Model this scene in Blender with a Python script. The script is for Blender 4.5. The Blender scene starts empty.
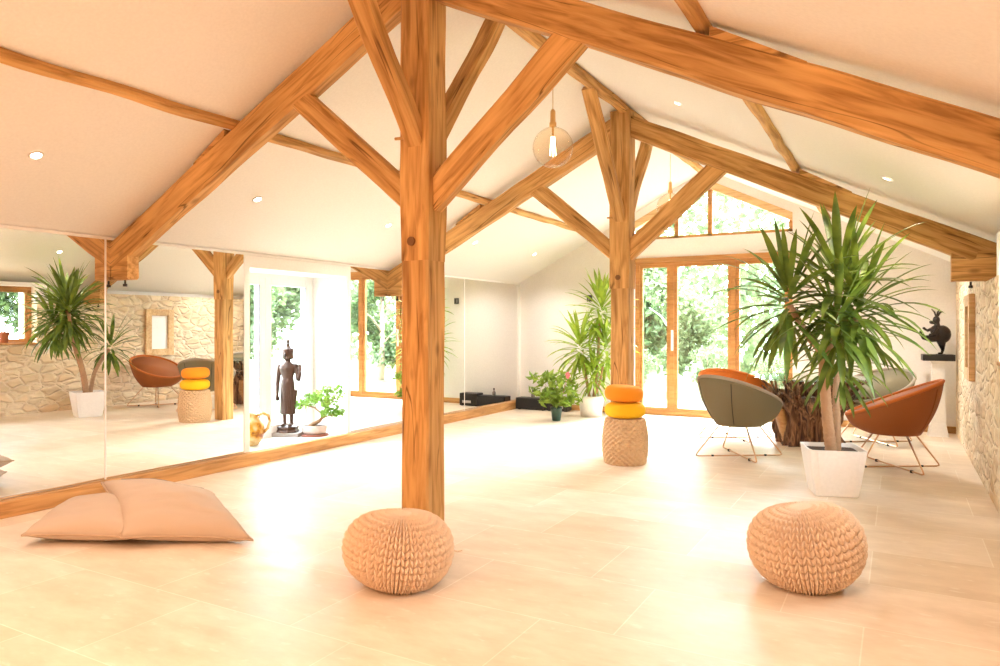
import bpy, bmesh, math, random
import numpy as np
from mathutils import Vector, Matrix, noise

scene = bpy.context.scene
COL = scene.collection
PI = math.pi
R = math.radians

# ------------------------------------------------------------------ camera
YAW = 29.115
cam_data = bpy.data.cameras.new('camera')
cam_data.sensor_fit = 'HORIZONTAL'
cam_data.sensor_width = 36.0
cam_data.lens = 715.6 / 1000 * 36
cam_data.shift_y = -0.0064
cam_data.clip_start = 0.05
cam = bpy.data.objects.new('camera', cam_data)
COL.objects.link(cam)
cam.location = (5.371, 0, 1.3)
cam.rotation_euler = (R(90), 0, R(YAW))
scene.camera = cam

# ------------------------------------------------------------------ world, exposure
WX_ = 5.98
W_STRENGTH = 17.0
EXPOSURE = 1.05
scene.view_settings.view_transform = 'Standard'
scene.view_settings.look = 'None'
scene.view_settings.gamma = 1.0
scene.view_settings.use_curve_mapping = False
scene.view_settings.exposure = EXPOSURE
scene.cycles.max_bounces = 12
scene.cycles.diffuse_bounces = 6
scene.cycles.glossy_bounces = 6
scene.cycles.transparent_max_bounces = 24
scene.cycles.sample_clamp_indirect = 6.0
scene.cycles.caustics_reflective = False
scene.cycles.caustics_refractive = False
scene.cycles.use_denoising = True

world = bpy.data.worlds.new('sky')
scene.world = world
world.use_nodes = True
wn = world.node_tree
wn.nodes['Background'].inputs[0].default_value = (0.80, 0.90, 1.0, 1)
wn.nodes['Background'].inputs[1].default_value = W_STRENGTH

sun_d = bpy.data.lights.new('sun', 'SUN')
sun_d.energy = 17.0
sun_d.angle = R(30)
sun_d.color = (1.0, 0.98, 0.96)
sun = bpy.data.objects.new('sun', sun_d)
COL.objects.link(sun)
sun.rotation_euler = Vector((-0.18, -0.76, -0.60)).to_track_quat('-Z', 'Y').to_euler()   # over the garden, in through the doors


def area(name, loc, rot, sx, sy, power, color, portal=False):
    d = bpy.data.lights.new(name, 'AREA')
    d.shape = 'RECTANGLE'
    d.size, d.size_y = sx, sy
    d.energy = power
    d.color = color
    if portal:
        d.cycles.is_portal = True
    o = bpy.data.objects.new(name, d)
    COL.objects.link(o)
    o.location = loc
    o.rotation_euler = rot
    return o


# sky light through the glazed doors and windows
area('door_portal', (3.05, 10.33, 1.2), (R(-90), 0, 0), 2.3, 2.4, 1, (1, 1, 1), True)
area('gable_portal', (2.99, 10.33, 2.95), (R(-90), 0, 0), 2.3, 0.8, 1, (1, 1, 1), True)
area('niche_portal', (-0.52, 5.45, 1.0), (0, R(-90), 0), 1.8, 1.4, 1, (1, 1, 1), True)
area('window_portal', (WX_ + 0.3, 5.0, 1.45), (0, R(90), 0), 0.85, 2.0, 1, (1, 1, 1), True)
# added warm fill areas, unseen, standing in for lamps of the near half
area('ceiling_fill', (2.9, -0.9, 2.75), (0, 0, 0), 3.2, 3.6, 86, (1.0, 0.60, 0.37))  # broad fill added under the ridge, no fixture there
area('rear_fill', (2.4, -3.6, 1.45), (R(90), 0, 0), 4.6, 2.2, 18, (1.0, 0.60, 0.35))  # broad fill added behind the camera to warm the near half


# ------------------------------------------------------------------ materials
def new_mat(name):
    m = bpy.data.materials.new(name)
    m.use_nodes = True
    nt = m.node_tree
    b = nt.nodes['Principled BSDF']
    return m, nt, b


def plain(name, col, rough=0.6, metal=0.0, bump=0.0, bscale=40, spec=None):
    m, nt, b = new_mat(name)
    b.inputs['Base Color'].default_value = (*col, 1)
    b.inputs['Roughness'].default_value = rough
    b.inputs['Metallic'].default_value = metal
    if spec is not None:
        b.inputs['Specular IOR Level'].default_value = spec
    tc = nt.nodes.new('ShaderNodeTexCoord')
    n = nt.nodes.new('ShaderNodeTexNoise')
    n.inputs['Scale'].default_value = bscale
    nt.links.new(tc.outputs['Object'], n.inputs['Vector'])
    mx = nt.nodes.new('ShaderNodeMixRGB')
    mx.blend_type = 'MULTIPLY'
    mx.inputs[0].default_value = 0.12
    mx.inputs[1].default_value = (*col, 1)
    nt.links.new(n.outputs['Fac'], mx.inputs[2])
    nt.links.new(mx.outputs[0], b.inputs['Base Color'])
    if bump:
        bp = nt.nodes.new('ShaderNodeBump')
        bp.inputs['Strength'].default_value = bump
        bp.inputs['Distance'].default_value = 0.01
        nt.links.new(n.outputs['Fac'], bp.inputs['Height'])
        nt.links.new(bp.outputs[0], b.inputs['Normal'])
    return m


def ramp(nt, stops):
    r = nt.nodes.new('ShaderNodeValToRGB')
    e = r.color_ramp.elements
    e[0].position, e[0].color = stops[0][0], (*stops[0][1], 1)
    e[1].position, e[1].color = stops[1][0], (*stops[1][1], 1)
    for p, c in stops[2:]:
        x = e.new(p)
        x.color = (*c, 1)
    return r


def mapping(nt, scale=(1, 1, 1), coord='Object', loc=(0, 0, 0)):
    tc = nt.nodes.new('ShaderNodeTexCoord')
    mp = nt.nodes.new('ShaderNodeMapping')
    mp.inputs['Scale'].default_value = scale
    mp.inputs['Location'].default_value = loc
    nt.links.new(tc.outputs[coord], mp.inputs['Vector'])
    return mp


def wood(name, dark, mid, light, cracks=0.8, rough=0.62):
    """grain runs along the local X axis of the beam"""
    m, nt, b = new_mat(name)
    L = nt.links
    mp = mapping(nt, (1.1, 13, 13))
    n1 = nt.nodes.new('ShaderNodeTexNoise')
    n1.inputs['Scale'].default_value = 2.2
    n1.inputs['Detail'].default_value = 6
    n1.inputs['Distortion'].default_value = 0.6
    L.new(mp.outputs[0], n1.inputs['Vector'])
    cr = ramp(nt, [(0.30, dark), (0.72, light), (0.5, mid)])
    L.new(n1.outputs['Fac'], cr.inputs[0])
    # broad tone patches
    mp2 = mapping(nt, (0.8, 2.5, 2.5))
    n2 = nt.nodes.new('ShaderNodeTexNoise')
    n2.inputs['Scale'].default_value = 1.6
    L.new(mp2.outputs[0], n2.inputs['Vector'])
    r2 = ramp(nt, [(0.3, (0.74, 0.72, 0.70)), (0.7, (1.12, 1.1, 1.05))])
    L.new(n2.outputs['Fac'], r2.inputs[0])
    mu = nt.nodes.new('ShaderNodeMixRGB')
    mu.blend_type = 'MULTIPLY'
    mu.inputs[0].default_value = 1
    L.new(cr.outputs[0], mu.inputs[1])
    L.new(r2.outputs[0], mu.inputs[2])
    # drying cracks: thin long dark lines
    mp3 = mapping(nt, (0.55, 7, 7), loc=(3.1, 1.2, 0.4))
    n3 = nt.nodes.new('ShaderNodeTexNoise')
    n3.inputs['Scale'].default_value = 1.3
    n3.inputs['Detail'].default_value = 1.5
    n3.inputs['Distortion'].default_value = 0.35
    L.new(mp3.outputs[0], n3.inputs['Vector'])
    r3 = ramp(nt, [(0.485, (1, 1, 1)), (0.515, (1, 1, 1)), (0.496, (0, 0, 0)), (0.503, (0, 0, 0))])
    L.new(n3.outputs['Fac'], r3.inputs[0])
    mp4 = mapping(nt, (0.9, 1.5, 1.5), loc=(7.7, 0, 2))
    n4 = nt.nodes.new('ShaderNodeTexNoise')
    n4.inputs['Scale'].default_value = 1.5
    L.new(mp4.outputs[0], n4.inputs['Vector'])
    r4 = ramp(nt, [(0.46, (0, 0, 0)), (0.54, (1, 1, 1))])
    L.new(n4.outputs['Fac'], r4.inputs[0])
    inv = nt.nodes.new('ShaderNodeMath')
    inv.operation = 'SUBTRACT'
    inv.inputs[0].default_value = 1
    L.new(r3.outputs[0], inv.inputs[1])
    mm = nt.nodes.new('ShaderNodeMath')
    mm.operation = 'MULTIPLY'
    L.new(inv.outputs[0], mm.inputs[0])
    L.new(r4.outputs[0], mm.inputs[1])
    # knots
    mp5 = mapping(nt, (1.0, 2.2, 2.2), loc=(1.3, 0.4, 0.9))
    vo = nt.nodes.new('ShaderNodeTexVoronoi')
    vo.inputs['Scale'].default_value = 1.7
    L.new(mp5.outputs[0], vo.inputs['Vector'])
    r5 = ramp(nt, [(0.035, (1, 1, 1)), (0.10, (0, 0, 0))])
    L.new(vo.outputs['Distance'], r5.inputs[0])
    mk = nt.nodes.new('ShaderNodeMath')
    mk.operation = 'MAXIMUM'
    L.new(mm.outputs[0], mk.inputs[0])
    k5 = nt.nodes.new('ShaderNodeMath')
    k5.operation = 'MULTIPLY'
    k5.inputs[1].default_value = 0.7
    L.new(r5.outputs[0], k5.inputs[0])
    L.new(k5.outputs[0], mk.inputs[1])
    k6 = nt.nodes.new('ShaderNodeMath')
    k6.operation = 'MULTIPLY'
    k6.inputs[1].default_value = cracks
    L.new(mk.outputs[0], k6.inputs[0])
    mx = nt.nodes.new('ShaderNodeMixRGB')
    L.new(k6.outputs[0], mx.inputs[0])
    L.new(mu.outputs[0], mx.inputs[1])
    mx.inputs[2].default_value = (dark[0] * 0.3, dark[1] * 0.25, dark[2] * 0.2, 1)
    L.new(mx.outputs[0], b.inputs['Base Color'])
    b.inputs['Roughness'].default_value = rough
    b.inputs['Specular IOR Level'].default_value = 0.25
    bp = nt.nodes.new('ShaderNodeBump')
    bp.inputs['Strength'].default_value = 0.35
    bp.inputs['Distance'].default_value = 0.01
    L.new(n1.outputs['Fac'], bp.inputs['Height'])
    L.new(bp.outputs[0], b.inputs['Normal'])
    return m


M = {}
M['oak'] = wood('oak', (0.36, 0.18, 0.056), (0.62, 0.355, 0.13), (0.75, 0.47, 0.195))
M['dark_oak'] = plain('dark_oak', (0.20, 0.09, 0.03), 0.8)
M['oak_joinery'] = wood('oak_joinery', (0.42, 0.20, 0.065), (0.50, 0.25, 0.09), (0.55, 0.30, 0.115), cracks=0.1, rough=0.5)
M['skirting_wood'] = wood('skirting_wood', (0.42, 0.21, 0.07), (0.60, 0.33, 0.13), (0.68, 0.41, 0.18), cracks=0.3, rough=0.5)
M['pale_wood'] = wood('pale_wood', (0.60, 0.38, 0.18), (0.74, 0.50, 0.27), (0.82, 0.60, 0.36), cracks=0.1)
M['ceiling'] = plain('ceiling_plaster', (0.91, 0.90, 0.88), 0.9, bump=0.05, bscale=60)
M['wall'] = plain('cream_plaster', (0.91, 0.89, 0.87), 0.9, bump=0.05, bscale=60)
M['white'] = plain('white_paint', (0.90, 0.89, 0.87), 0.5)
M['white_frame'] = plain('white_frame', (0.88, 0.87, 0.86), 0.35)
M['grey_seal'] = plain('grey_seal', (0.18, 0.18, 0.22), 0.6)
M['pot_white'] = plain('glazed_white_pot', (0.90, 0.88, 0.86), 0.3)
M['soil'] = plain('soil', (0.07, 0.04, 0.025), 0.95, bump=0.8, bscale=60)
M['black'] = plain('black_box', (0.012, 0.011, 0.011), 0.45)
M['bronze'] = plain('bronze', (0.075, 0.036, 0.022), 0.38, metal=0.35, bump=0.3, bscale=70)
M['black_bronze'] = plain('black_bronze', (0.022, 0.015, 0.012), 0.25, metal=0.3)
M['steel'] = plain('dark_steel', (0.06, 0.05, 0.045), 0.5, metal=0.8)
M['brass'] = plain('rose_gold_wire', (0.78, 0.50, 0.30), 0.28, metal=0.9)
M['rubber'] = plain('black_rubber', (0.015, 0.015, 0.015), 0.7)
M['grey_fabric'] = plain('grey_green_fabric', (0.20, 0.175, 0.105), 0.9, bump=0.3, bscale=300)
M['grey_piping'] = plain('grey_piping', (0.36, 0.31, 0.24), 0.9)
M['rust_fabric'] = plain('rust_velvet', (0.50, 0.13, 0.018), 0.85, bump=0.2, bscale=200)
M['rust_dark'] = plain('rust_shell', (0.31, 0.088, 0.014), 0.8, bump=0.2, bscale=200)
M['orange_velvet'] = plain('orange_velvet', (0.60, 0.15, 0.012), 0.85, bump=0.2, bscale=200)
M['yellow'] = plain('yellow_felt', (0.90, 0.50, 0.004), 0.9, bump=0.3, bscale=180)
M['orange'] = plain('orange_felt', (0.88, 0.29, 0.008), 0.9, bump=0.3, bscale=180)
M['jute'] = plain('jute_yarn', (0.84, 0.65, 0.48), 0.9, bump=0.5, bscale=220)
M['rope'] = plain('seagrass_weave', (0.64, 0.42, 0.23), 0.85, bump=0.6, bscale=90)
M['linen'] = plain('linen', (0.58, 0.46, 0.36), 0.95, bump=0.25, bscale=350)
M['linen_dark'] = plain('linen_piping', (0.52, 0.38, 0.27), 0.95)
M['bark'] = plain('yucca_bark', (0.46, 0.27, 0.15), 0.9, bump=1.0, bscale=28)
M['bonsai_bark'] = plain('bonsai_bark', (0.30, 0.17, 0.09), 0.9, bump=1.0, bscale=60)
M['terracotta'] = plain('terracotta', (0.40, 0.15, 0.07), 0.8)
M['green_pot'] = plain('green_glazed_pot', (0.02, 0.07, 0.05), 0.3)
M['bonsai_pot'] = plain('pale_glazed_pot', (0.62, 0.55, 0.52), 0.3)
M['bonsai_tray'] = plain('brown_tray', (0.30, 0.10, 0.06), 0.5)
M['pink'] = plain('pink_petal', (0.8, 0.22, 0.28), 0.6)
M['switch'] = plain('switch_black', (0.05, 0.045, 0.045), 0.4)
M['paver'] = plain('pale_gravel', (0.20, 0.19, 0.165), 0.95, bump=0.5, bscale=30)
M['silver'] = plain('silver_trim', (0.6, 0.6, 0.62), 0.3, metal=0.8)
M['stoneware'] = plain('stoneware_grey', (0.28, 0.24, 0.22), 0.5)
M['cable'] = plain('cable', (0.75, 0.62, 0.45), 0.7)
M['chain_brass'] = plain('lamp_brass', (0.75, 0.48, 0.2), 0.3, metal=0.9)


def emission(name, col, s):
    m = bpy.data.materials.new(name)
    m.use_nodes = True
    nt = m.node_tree
    nt.nodes.clear()
    e = nt.nodes.new('ShaderNodeEmission')
    e.inputs[0].default_value = (*col, 1)
    e.inputs[1].default_value = s
    o = nt.nodes.new('ShaderNodeOutputMaterial')
    nt.links.new(e.outputs[0], o.inputs[0])
    return m


M['lamp'] = emission('lamp_glow', (1.0, 0.85, 0.62), 14)
M['filament'] = emission('filament', (1.0, 0.80, 0.50), 9)


def glass(name, tint=(1, 1, 1), ior=1.45, k=1.0):
    m = bpy.data.materials.new(name)
    m.use_nodes = True
    nt = m.node_tree
    nt.nodes.clear()
    t = nt.nodes.new('ShaderNodeBsdfTransparent')
    t.inputs[0].default_value = (*tint, 1)
    g = nt.nodes.new('ShaderNodeBsdfGlossy')
    g.inputs['Roughness'].default_value = 0.02
    f = nt.nodes.new('ShaderNodeLayerWeight')
    f.inputs[0].default_value = 0.5
    pw = nt.nodes.new('ShaderNodeMath')
    pw.operation = 'POWER'
    pw.inputs[1].default_value = 4.0
    nt.links.new(f.outputs['Facing'], pw.inputs[0])
    mu = nt.nodes.new('ShaderNodeMath')
    mu.operation = 'MULTIPLY_ADD'
    mu.inputs[1].default_value = 0.7 * k
    mu.inputs[2].default_value = 0.045 * k
    nt.links.new(pw.outputs[0], mu.inputs[0])
    mx = nt.nodes.new('ShaderNodeMixShader')
    nt.links.new(mu.outputs[0], mx.inputs[0])
    nt.links.new(t.outputs[0], mx.inputs[1])
    nt.links.new(g.outputs[0], mx.inputs[2])
    o = nt.nodes.new('ShaderNodeOutputMaterial')
    nt.links.new(mx.outputs[0], o.inputs[0])
    return m


M['pane'] = glass('window_glass', (0.97, 0.99, 0.98), 1.45, 0.6)
M['bulb'] = glass('amber_bulb_glass', (0.99, 0.93, 0.82), 1.5, 1.0)
M['tabletop'] = glass('table_glass', (0.82, 0.93, 0.88), 1.5, 1.0)

mm_, nt_, b_ = new_mat('mirror_silver')
b_.inputs['Base Color'].default_value = (0.95, 0.95, 0.94, 1)
b_.inputs['Metallic'].default_value = 1
b_.inputs['Roughness'].default_value = 0.0
M['mirror'] = mm_


def leaf_mat(name, c1, c2, trans=0.35):
    m, nt, b = new_mat(name)
    L = nt.links
    mp = mapping(nt, (1, 1, 1))
    n = nt.nodes.new('ShaderNodeTexNoise')
    n.inputs['Scale'].default_value = 7
    L.new(mp.outputs[0], n.inputs['Vector'])
    r = ramp(nt, [(0.35, c1), (0.65, c2)])
    L.new(n.outputs['Fac'], r.inputs[0])
    L.new(r.outputs[0], b.inputs['Base Color'])
    b.inputs['Roughness'].default_value = 0.45
    t = nt.nodes.new('ShaderNodeBsdfTranslucent')
    L.new(r.outputs[0], t.inputs[0])
    mx = nt.nodes.new('ShaderNodeMixShader')
    mx.inputs[0].default_value = trans
    out = nt.nodes['Material Output']
    L.new(b.outputs[0], mx.inputs[1])
    L.new(t.outputs[0], mx.inputs[2])
    L.new(mx.outputs[0], out.inputs[0])
    return m


M['yucca_leaf'] = leaf_mat('yucca_leaf', (0.070, 0.12, 0.016), (0.20, 0.27, 0.035))
M['dracaena_leaf'] = leaf_mat('dracaena_leaf', (0.20, 0.32, 0.03), (0.42, 0.55, 0.07))
M['bonsai_leaf'] = leaf_mat('bonsai_leaf', (0.16, 0.36, 0.04), (0.40, 0.60, 0.14))
M['philo_leaf'] = leaf_mat('houseplant_leaf', (0.16, 0.28, 0.03), (0.36, 0.50, 0.08))
M['tree_leaf'] = leaf_mat('tree_leaf', (0.05, 0.09, 0.028), (0.12, 0.17, 0.065), 0.45)
M['tree_leaf_pale'] = leaf_mat('pale_tree_leaf', (0.09, 0.135, 0.05), (0.19, 0.235, 0.11), 0.45)
M['grass'] = leaf_mat('lawn', (0.05, 0.08, 0.02), (0.10, 0.12, 0.05), 0.0)
M['tree_bark'] = plain('tree_bark', (0.30, 0.22, 0.15), 0.9, bump=0.8, bscale=12)
M['birch_bark'] = plain('birch_bark', (0.75, 0.70, 0.62), 0.8, bump=0.5, bscale=14)

# travertine floor
m, nt, b = new_mat('travertine_tiles')
L = nt.links
mp = mapping(nt, (1, 1, 1), loc=(0.28, 0.13, 0))
br = nt.nodes.new('ShaderNodeTexBrick')
br.inputs['Scale'].default_value = 1.0
br.inputs['Brick Width'].default_value = 0.92
br.inputs['Row Height'].default_value = 0.60
br.inputs['Mortar Size'].default_value = 0.0035
br.inputs['Mortar Smooth'].default_value = 0.3
br.inputs['Color1'].default_value = (0.83, 0.74, 0.64, 1)
br.inputs['Color2'].default_value = (0.76, 0.65, 0.52, 1)
br.inputs['Mortar'].default_value = (0.90, 0.84, 0.75, 1)
br.offset = 0.37
L.new(mp.outputs[0], br.inputs['Vector'])
n = nt.nodes.new('ShaderNodeTexNoise')
n.inputs['Scale'].default_value = 2.6
n.inputs['Detail'].default_value = 8
n.inputs['Roughness'].default_value = 0.65
mp2 = mapping(nt, (1.0, 2.2, 1))
L.new(mp2.outputs[0], n.inputs['Vector'])
r = ramp(nt, [(0.32, (0.82, 0.76, 0.66)), (0.66, (1.08, 1.06, 1.03))])
L.new(n.outputs['Fac'], r.inputs[0])
mu = nt.nodes.new('ShaderNodeMixRGB')
mu.blend_type = 'MULTIPLY'
mu.inputs[0].default_value = 0.8
L.new(br.outputs['Color'], mu.inputs[1])
L.new(r.outputs[0], mu.inputs[2])
# light fossil blotches
vo = nt.nodes.new('ShaderNodeTexNoise')
vo.inputs['Scale'].default_value = 9
vo.inputs['Detail'].default_value = 4
L.new(mp2.outputs[0], vo.inputs['Vector'])
rv = ramp(nt, [(0.62, (0, 0, 0)), (0.70, (1, 1, 1))])
L.new(vo.outputs['Fac'], rv.inputs[0])
mk = nt.nodes.new('ShaderNodeMath')
mk.operation = 'MULTIPLY'
mk.inputs[1].default_value = 0.35
L.new(rv.outputs[0], mk.inputs[0])
mx = nt.nodes.new('ShaderNodeMixRGB')
L.new(mk.outputs[0], mx.inputs[0])
L.new(mu.outputs[0], mx.inputs[1])
mx.inputs[2].default_value = (0.93, 0.88, 0.78, 1)
L.new(mx.outputs[0], b.inputs['Base Color'])
rr = ramp(nt, [(0.3, (0.30, 0.30, 0.30)), (0.7, (0.48, 0.48, 0.48))])
L.new(n.outputs['Fac'], rr.inputs[0])
L.new(rr.outputs[0], b.inputs['Roughness'])
b.inputs['Specular IOR Level'].default_value = 0.4
M['floor'] = m

# rubble stone wall (local coords: y along the wall, z up)
m, nt, b = new_mat('rubble_stone')
L = nt.links
mp = mapping(nt, (1, 4.6, 9.0))
nz = nt.nodes.new('ShaderNodeTexNoise')
nz.inputs['Scale'].default_value = 1.1
L.new(mp.outputs[0], nz.inputs['Vector'])
va = nt.nodes.new('ShaderNodeMixRGB')
va.blend_type = 'LINEAR_LIGHT'
va.inputs[0].default_value = 0.28
L.new(mp.outputs[0], va.inputs[1])
L.new(nz.outputs['Color'], va.inputs[2])
ve = nt.nodes.new('ShaderNodeTexVoronoi')
ve.feature = 'DISTANCE_TO_EDGE'
ve.inputs['Scale'].default_value = 1.0
ve.inputs['Randomness'].default_value = 0.9
L.new(va.outputs[0], ve.inputs['Vector'])
vc = nt.nodes.new('ShaderNodeTexVoronoi')
vc.inputs['Scale'].default_value = 1.0
vc.inputs['Randomness'].default_value = 0.9
L.new(va.outputs[0], vc.inputs['Vector'])
sep = nt.nodes.new('ShaderNodeSeparateColor')
L.new(vc.outputs['Color'], sep.inputs[0])
rc = ramp(nt, [(0.0, (0.77, 0.59, 0.39)), (1.0, (0.89, 0.76, 0.56)), (0.5, (0.84, 0.68, 0.47))])
L.new(sep.outputs[0], rc.inputs[0])
nf = nt.nodes.new('ShaderNodeTexNoise')
nf.inputs['Scale'].default_value = 14
nf.inputs['Detail'].default_value = 6
rf = ramp(nt, [(0.3, (0.72, 0.70, 0.66)), (0.7, (1.1, 1.1, 1.1))])
L.new(nf.outputs['Fac'], rf.inputs[0])
mf = nt.nodes.new('ShaderNodeMixRGB')
mf.blend_type = 'MULTIPLY'
mf.inputs[0].default_value = 1
L.new(rc.outputs[0], mf.inputs[1])
L.new(rf.outputs[0], mf.inputs[2])
re = ramp(nt, [(0.02, (1, 1, 1)), (0.12, (0, 0, 0))])
L.new(ve.outputs['Distance'], re.inputs[0])
mo = nt.nodes.new('ShaderNodeMixRGB')
L.new(re.outputs[0], mo.inputs[0])
L.new(mf.outputs[0], mo.inputs[1])
mo.inputs[2].default_value = (0.82, 0.68, 0.50, 1)
L.new(mo.outputs[0], b.inputs['Base Color'])
b.inputs['Roughness'].default_value = 0.95
rh = ramp(nt, [(0.0, (0, 0, 0)), (0.16, (1, 1, 1))])
L.new(ve.outputs['Distance'], rh.inputs[0])
ad = nt.nodes.new('ShaderNodeMath')
ad.operation = 'ADD'
L.new(rh.outputs[0], ad.inputs[0])
L.new(nf.outputs['Fac'], ad.inputs[1])
bp = nt.nodes.new('ShaderNodeBump')
bp.inputs['Strength'].default_value = 0.9
bp.inputs['Distance'].default_value = 0.03
L.new(ad.outputs[0], bp.inputs['Height'])
L.new(bp.outputs[0], b.inputs['Normal'])
M['stone'] = m

# root wood of the table
m, nt, b = new_mat('root_wood')
L = nt.links
mp = mapping(nt, (9, 9, 1.2))
n = nt.nodes.new('ShaderNodeTexNoise')
n.inputs['Scale'].default_value = 3
n.inputs['Detail'].default_value = 8
n.inputs['Distortion'].default_value = 1.0
L.new(mp.outputs[0], n.inputs['Vector'])
r = ramp(nt, [(0.35, (0.045, 0.018, 0.008)), (0.68, (0.38, 0.19, 0.09)), (0.5, (0.17, 0.075, 0.03))])
L.new(n.outputs['Fac'], r.inputs[0])
L.new(r.outputs[0], b.inputs['Base Color'])
b.inputs['Roughness'].default_value = 0.8
bp = nt.nodes.new('ShaderNodeBump')
bp.inputs['Strength'].default_value = 1.0
bp.inputs['Distance'].default_value = 0.03
L.new(n.outputs['Fac'], bp.inputs['Height'])
L.new(bp.outputs[0], b.inputs['Normal'])
M['root'] = m

# glazed jug: yellow with pale and brown marks
m, nt, b = new_mat('jug_glaze')
L = nt.links
mp = mapping(nt, (1, 1, 1))
n = nt.nodes.new('ShaderNodeTexNoise')
n.inputs['Scale'].default_value = 14
L.new(mp.outputs[0], n.inputs['Vector'])
r = ramp(nt, [(0.38, (0.25, 0.08, 0.01)), (0.66, (0.62, 0.50, 0.26)), (0.46, (0.52, 0.25, 0.02))])
L.new(n.outputs['Fac'], r.inputs[0])
L.new(r.outputs[0], b.inputs['Base Color'])
b.inputs['Roughness'].default_value = 0.2
M['jug'] = m


# ------------------------------------------------------------------ helpers
def make(name, verts, faces, mat, parent=None, loc=(0, 0, 0), rot=None, smooth=False):
    me = bpy.data.meshes.new(name)
    me.from_pydata([tuple(v) for v in verts], [], [tuple(f) for f in faces])
    me.validate()
    if smooth:
        me.polygons.foreach_set('use_smooth', [True] * len(me.polygons))
    me.materials.append(mat)
    o = bpy.data.objects.new(name, me)
    COL.objects.link(o)
    if parent is not None:
        o.parent = parent
    o.location = loc
    if rot is not None:
        o.rotation_euler = rot
    return o


def thing(name, label, cat, loc=(0, 0, 0), rz=0.0, group=None):
    o = bpy.data.objects.new(name, None)
    o.empty_display_size = 0.1
    COL.objects.link(o)
    o.location = loc
    o.rotation_euler = (0, 0, rz)
    o['label'] = label
    o['category'] = cat
    if group:
        o['group'] = group
    return o


def tag(o, label, cat, group=None):
    o['label'] = label
    o['category'] = cat
    if group:
        o['group'] = group
    return o


def struct(o, label=None):
    o['kind'] = 'structure'
    if label:
        o['label'] = label
    return o


class MB:
    """collects simple shapes of ONE part"""
    def __init__(s):
        s.v, s.f = [], []

    def add(s, v, f):
        o = len(s.v)
        s.v += [tuple(x) for x in v]
        s.f += [tuple(i + o for i in q) for q in f]
        return s

    def box(s, a, b):
        (x0, y0, z0), (x1, y1, z1) = a, b
        v = [(x0, y0, z0), (x1, y0, z0), (x1, y1, z0), (x0, y1, z0),
             (x0, y0, z1), (x1, y0, z1), (x1, y1, z1), (x0, y1, z1)]
        f = [(0, 3, 2, 1), (4, 5, 6, 7), (0, 1, 5, 4), (1, 2, 6, 5), (2, 3, 7, 6), (3, 0, 4, 7)]
        return s.add(v, f)

    def loft(s, rings, cap=True, closed=True):
        n = len(rings[0])
        v = [p for r_ in rings for p in r_]
        f = []
        for i in range(len(rings) - 1):
            for j in range(n if closed else n - 1):
                a, b = i * n + j, i * n + (j + 1) % n
                f.append((a, b, b + n, a + n))
        if cap and closed:
            f.append(tuple(range(n - 1, -1, -1)))
            f.append(tuple((len(rings) - 1) * n + j for j in range(n)))
        return s.add(v, f)

    def lathe(s, prof, n=32, c=(0, 0, 0), cap=True):
        rings = [[(c[0] + r_ * math.cos(2 * PI * j / n), c[1] + r_ * math.sin(2 * PI * j / n), c[2] + z)
                  for j in range(n)] for r_, z in prof]
        return s.loft(rings, cap)

    def tube(s, pts, rad, n=8, cap=True, flat=1.0):
        pts = [Vector(p) for p in pts]
        if not hasattr(rad, '__len__'):
            rad = [rad] * len(pts)
        rings = []
        up = Vector((0, 0, 1))
        for i, p in enumerate(pts):
            t = (pts[min(i + 1, len(pts) - 1)] - pts[max(i - 1, 0)]).normalized()
            if i == 0:
                u = t.cross(up)
                if u.length < 1e-3:
                    u = t.cross(Vector((1, 0, 0)))
                u.normalize()
            else:
                u = (u - t * u.dot(t)).normalized()
            w = t.cross(u)
            rings.append([p + u * math.cos(2 * PI * j / n) * rad[i] + w * math.sin(2 * PI * j / n) * rad[i] * flat
                          for j in range(n)])
        return s.loft(rings, cap)

    def ball(s, c, r_, n=16, m=10, rot=None):
        if not hasattr(r_, '__len__'):
            r_ = (r_, r_, r_)
        rings = []
        for i in range(1, m):
            a = -PI / 2 + PI * i / m
            ring = []
            for j in range(n):
                b = 2 * PI * j / n
                p = Vector((r_[0] * math.cos(a) * math.cos(b), r_[1] * math.cos(a) * math.sin(b), r_[2] * math.sin(a)))
                if rot is not None:
                    p = rot @ p
                ring.append(p + Vector(c))
            rings.append(ring)
        return s.loft(rings)

    def build(s, name, mat, parent=None, loc=(0, 0, 0), rot=None, smooth=False):
        return make(name, s.v, s.f, mat, parent, loc, rot, smooth)


def bevel(o, w, seg=2):
    b = o.modifiers.new('bevel', 'BEVEL')
    b.width = w
    b.segments = seg
    b.limit_method = 'ANGLE'
    return o


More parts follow.
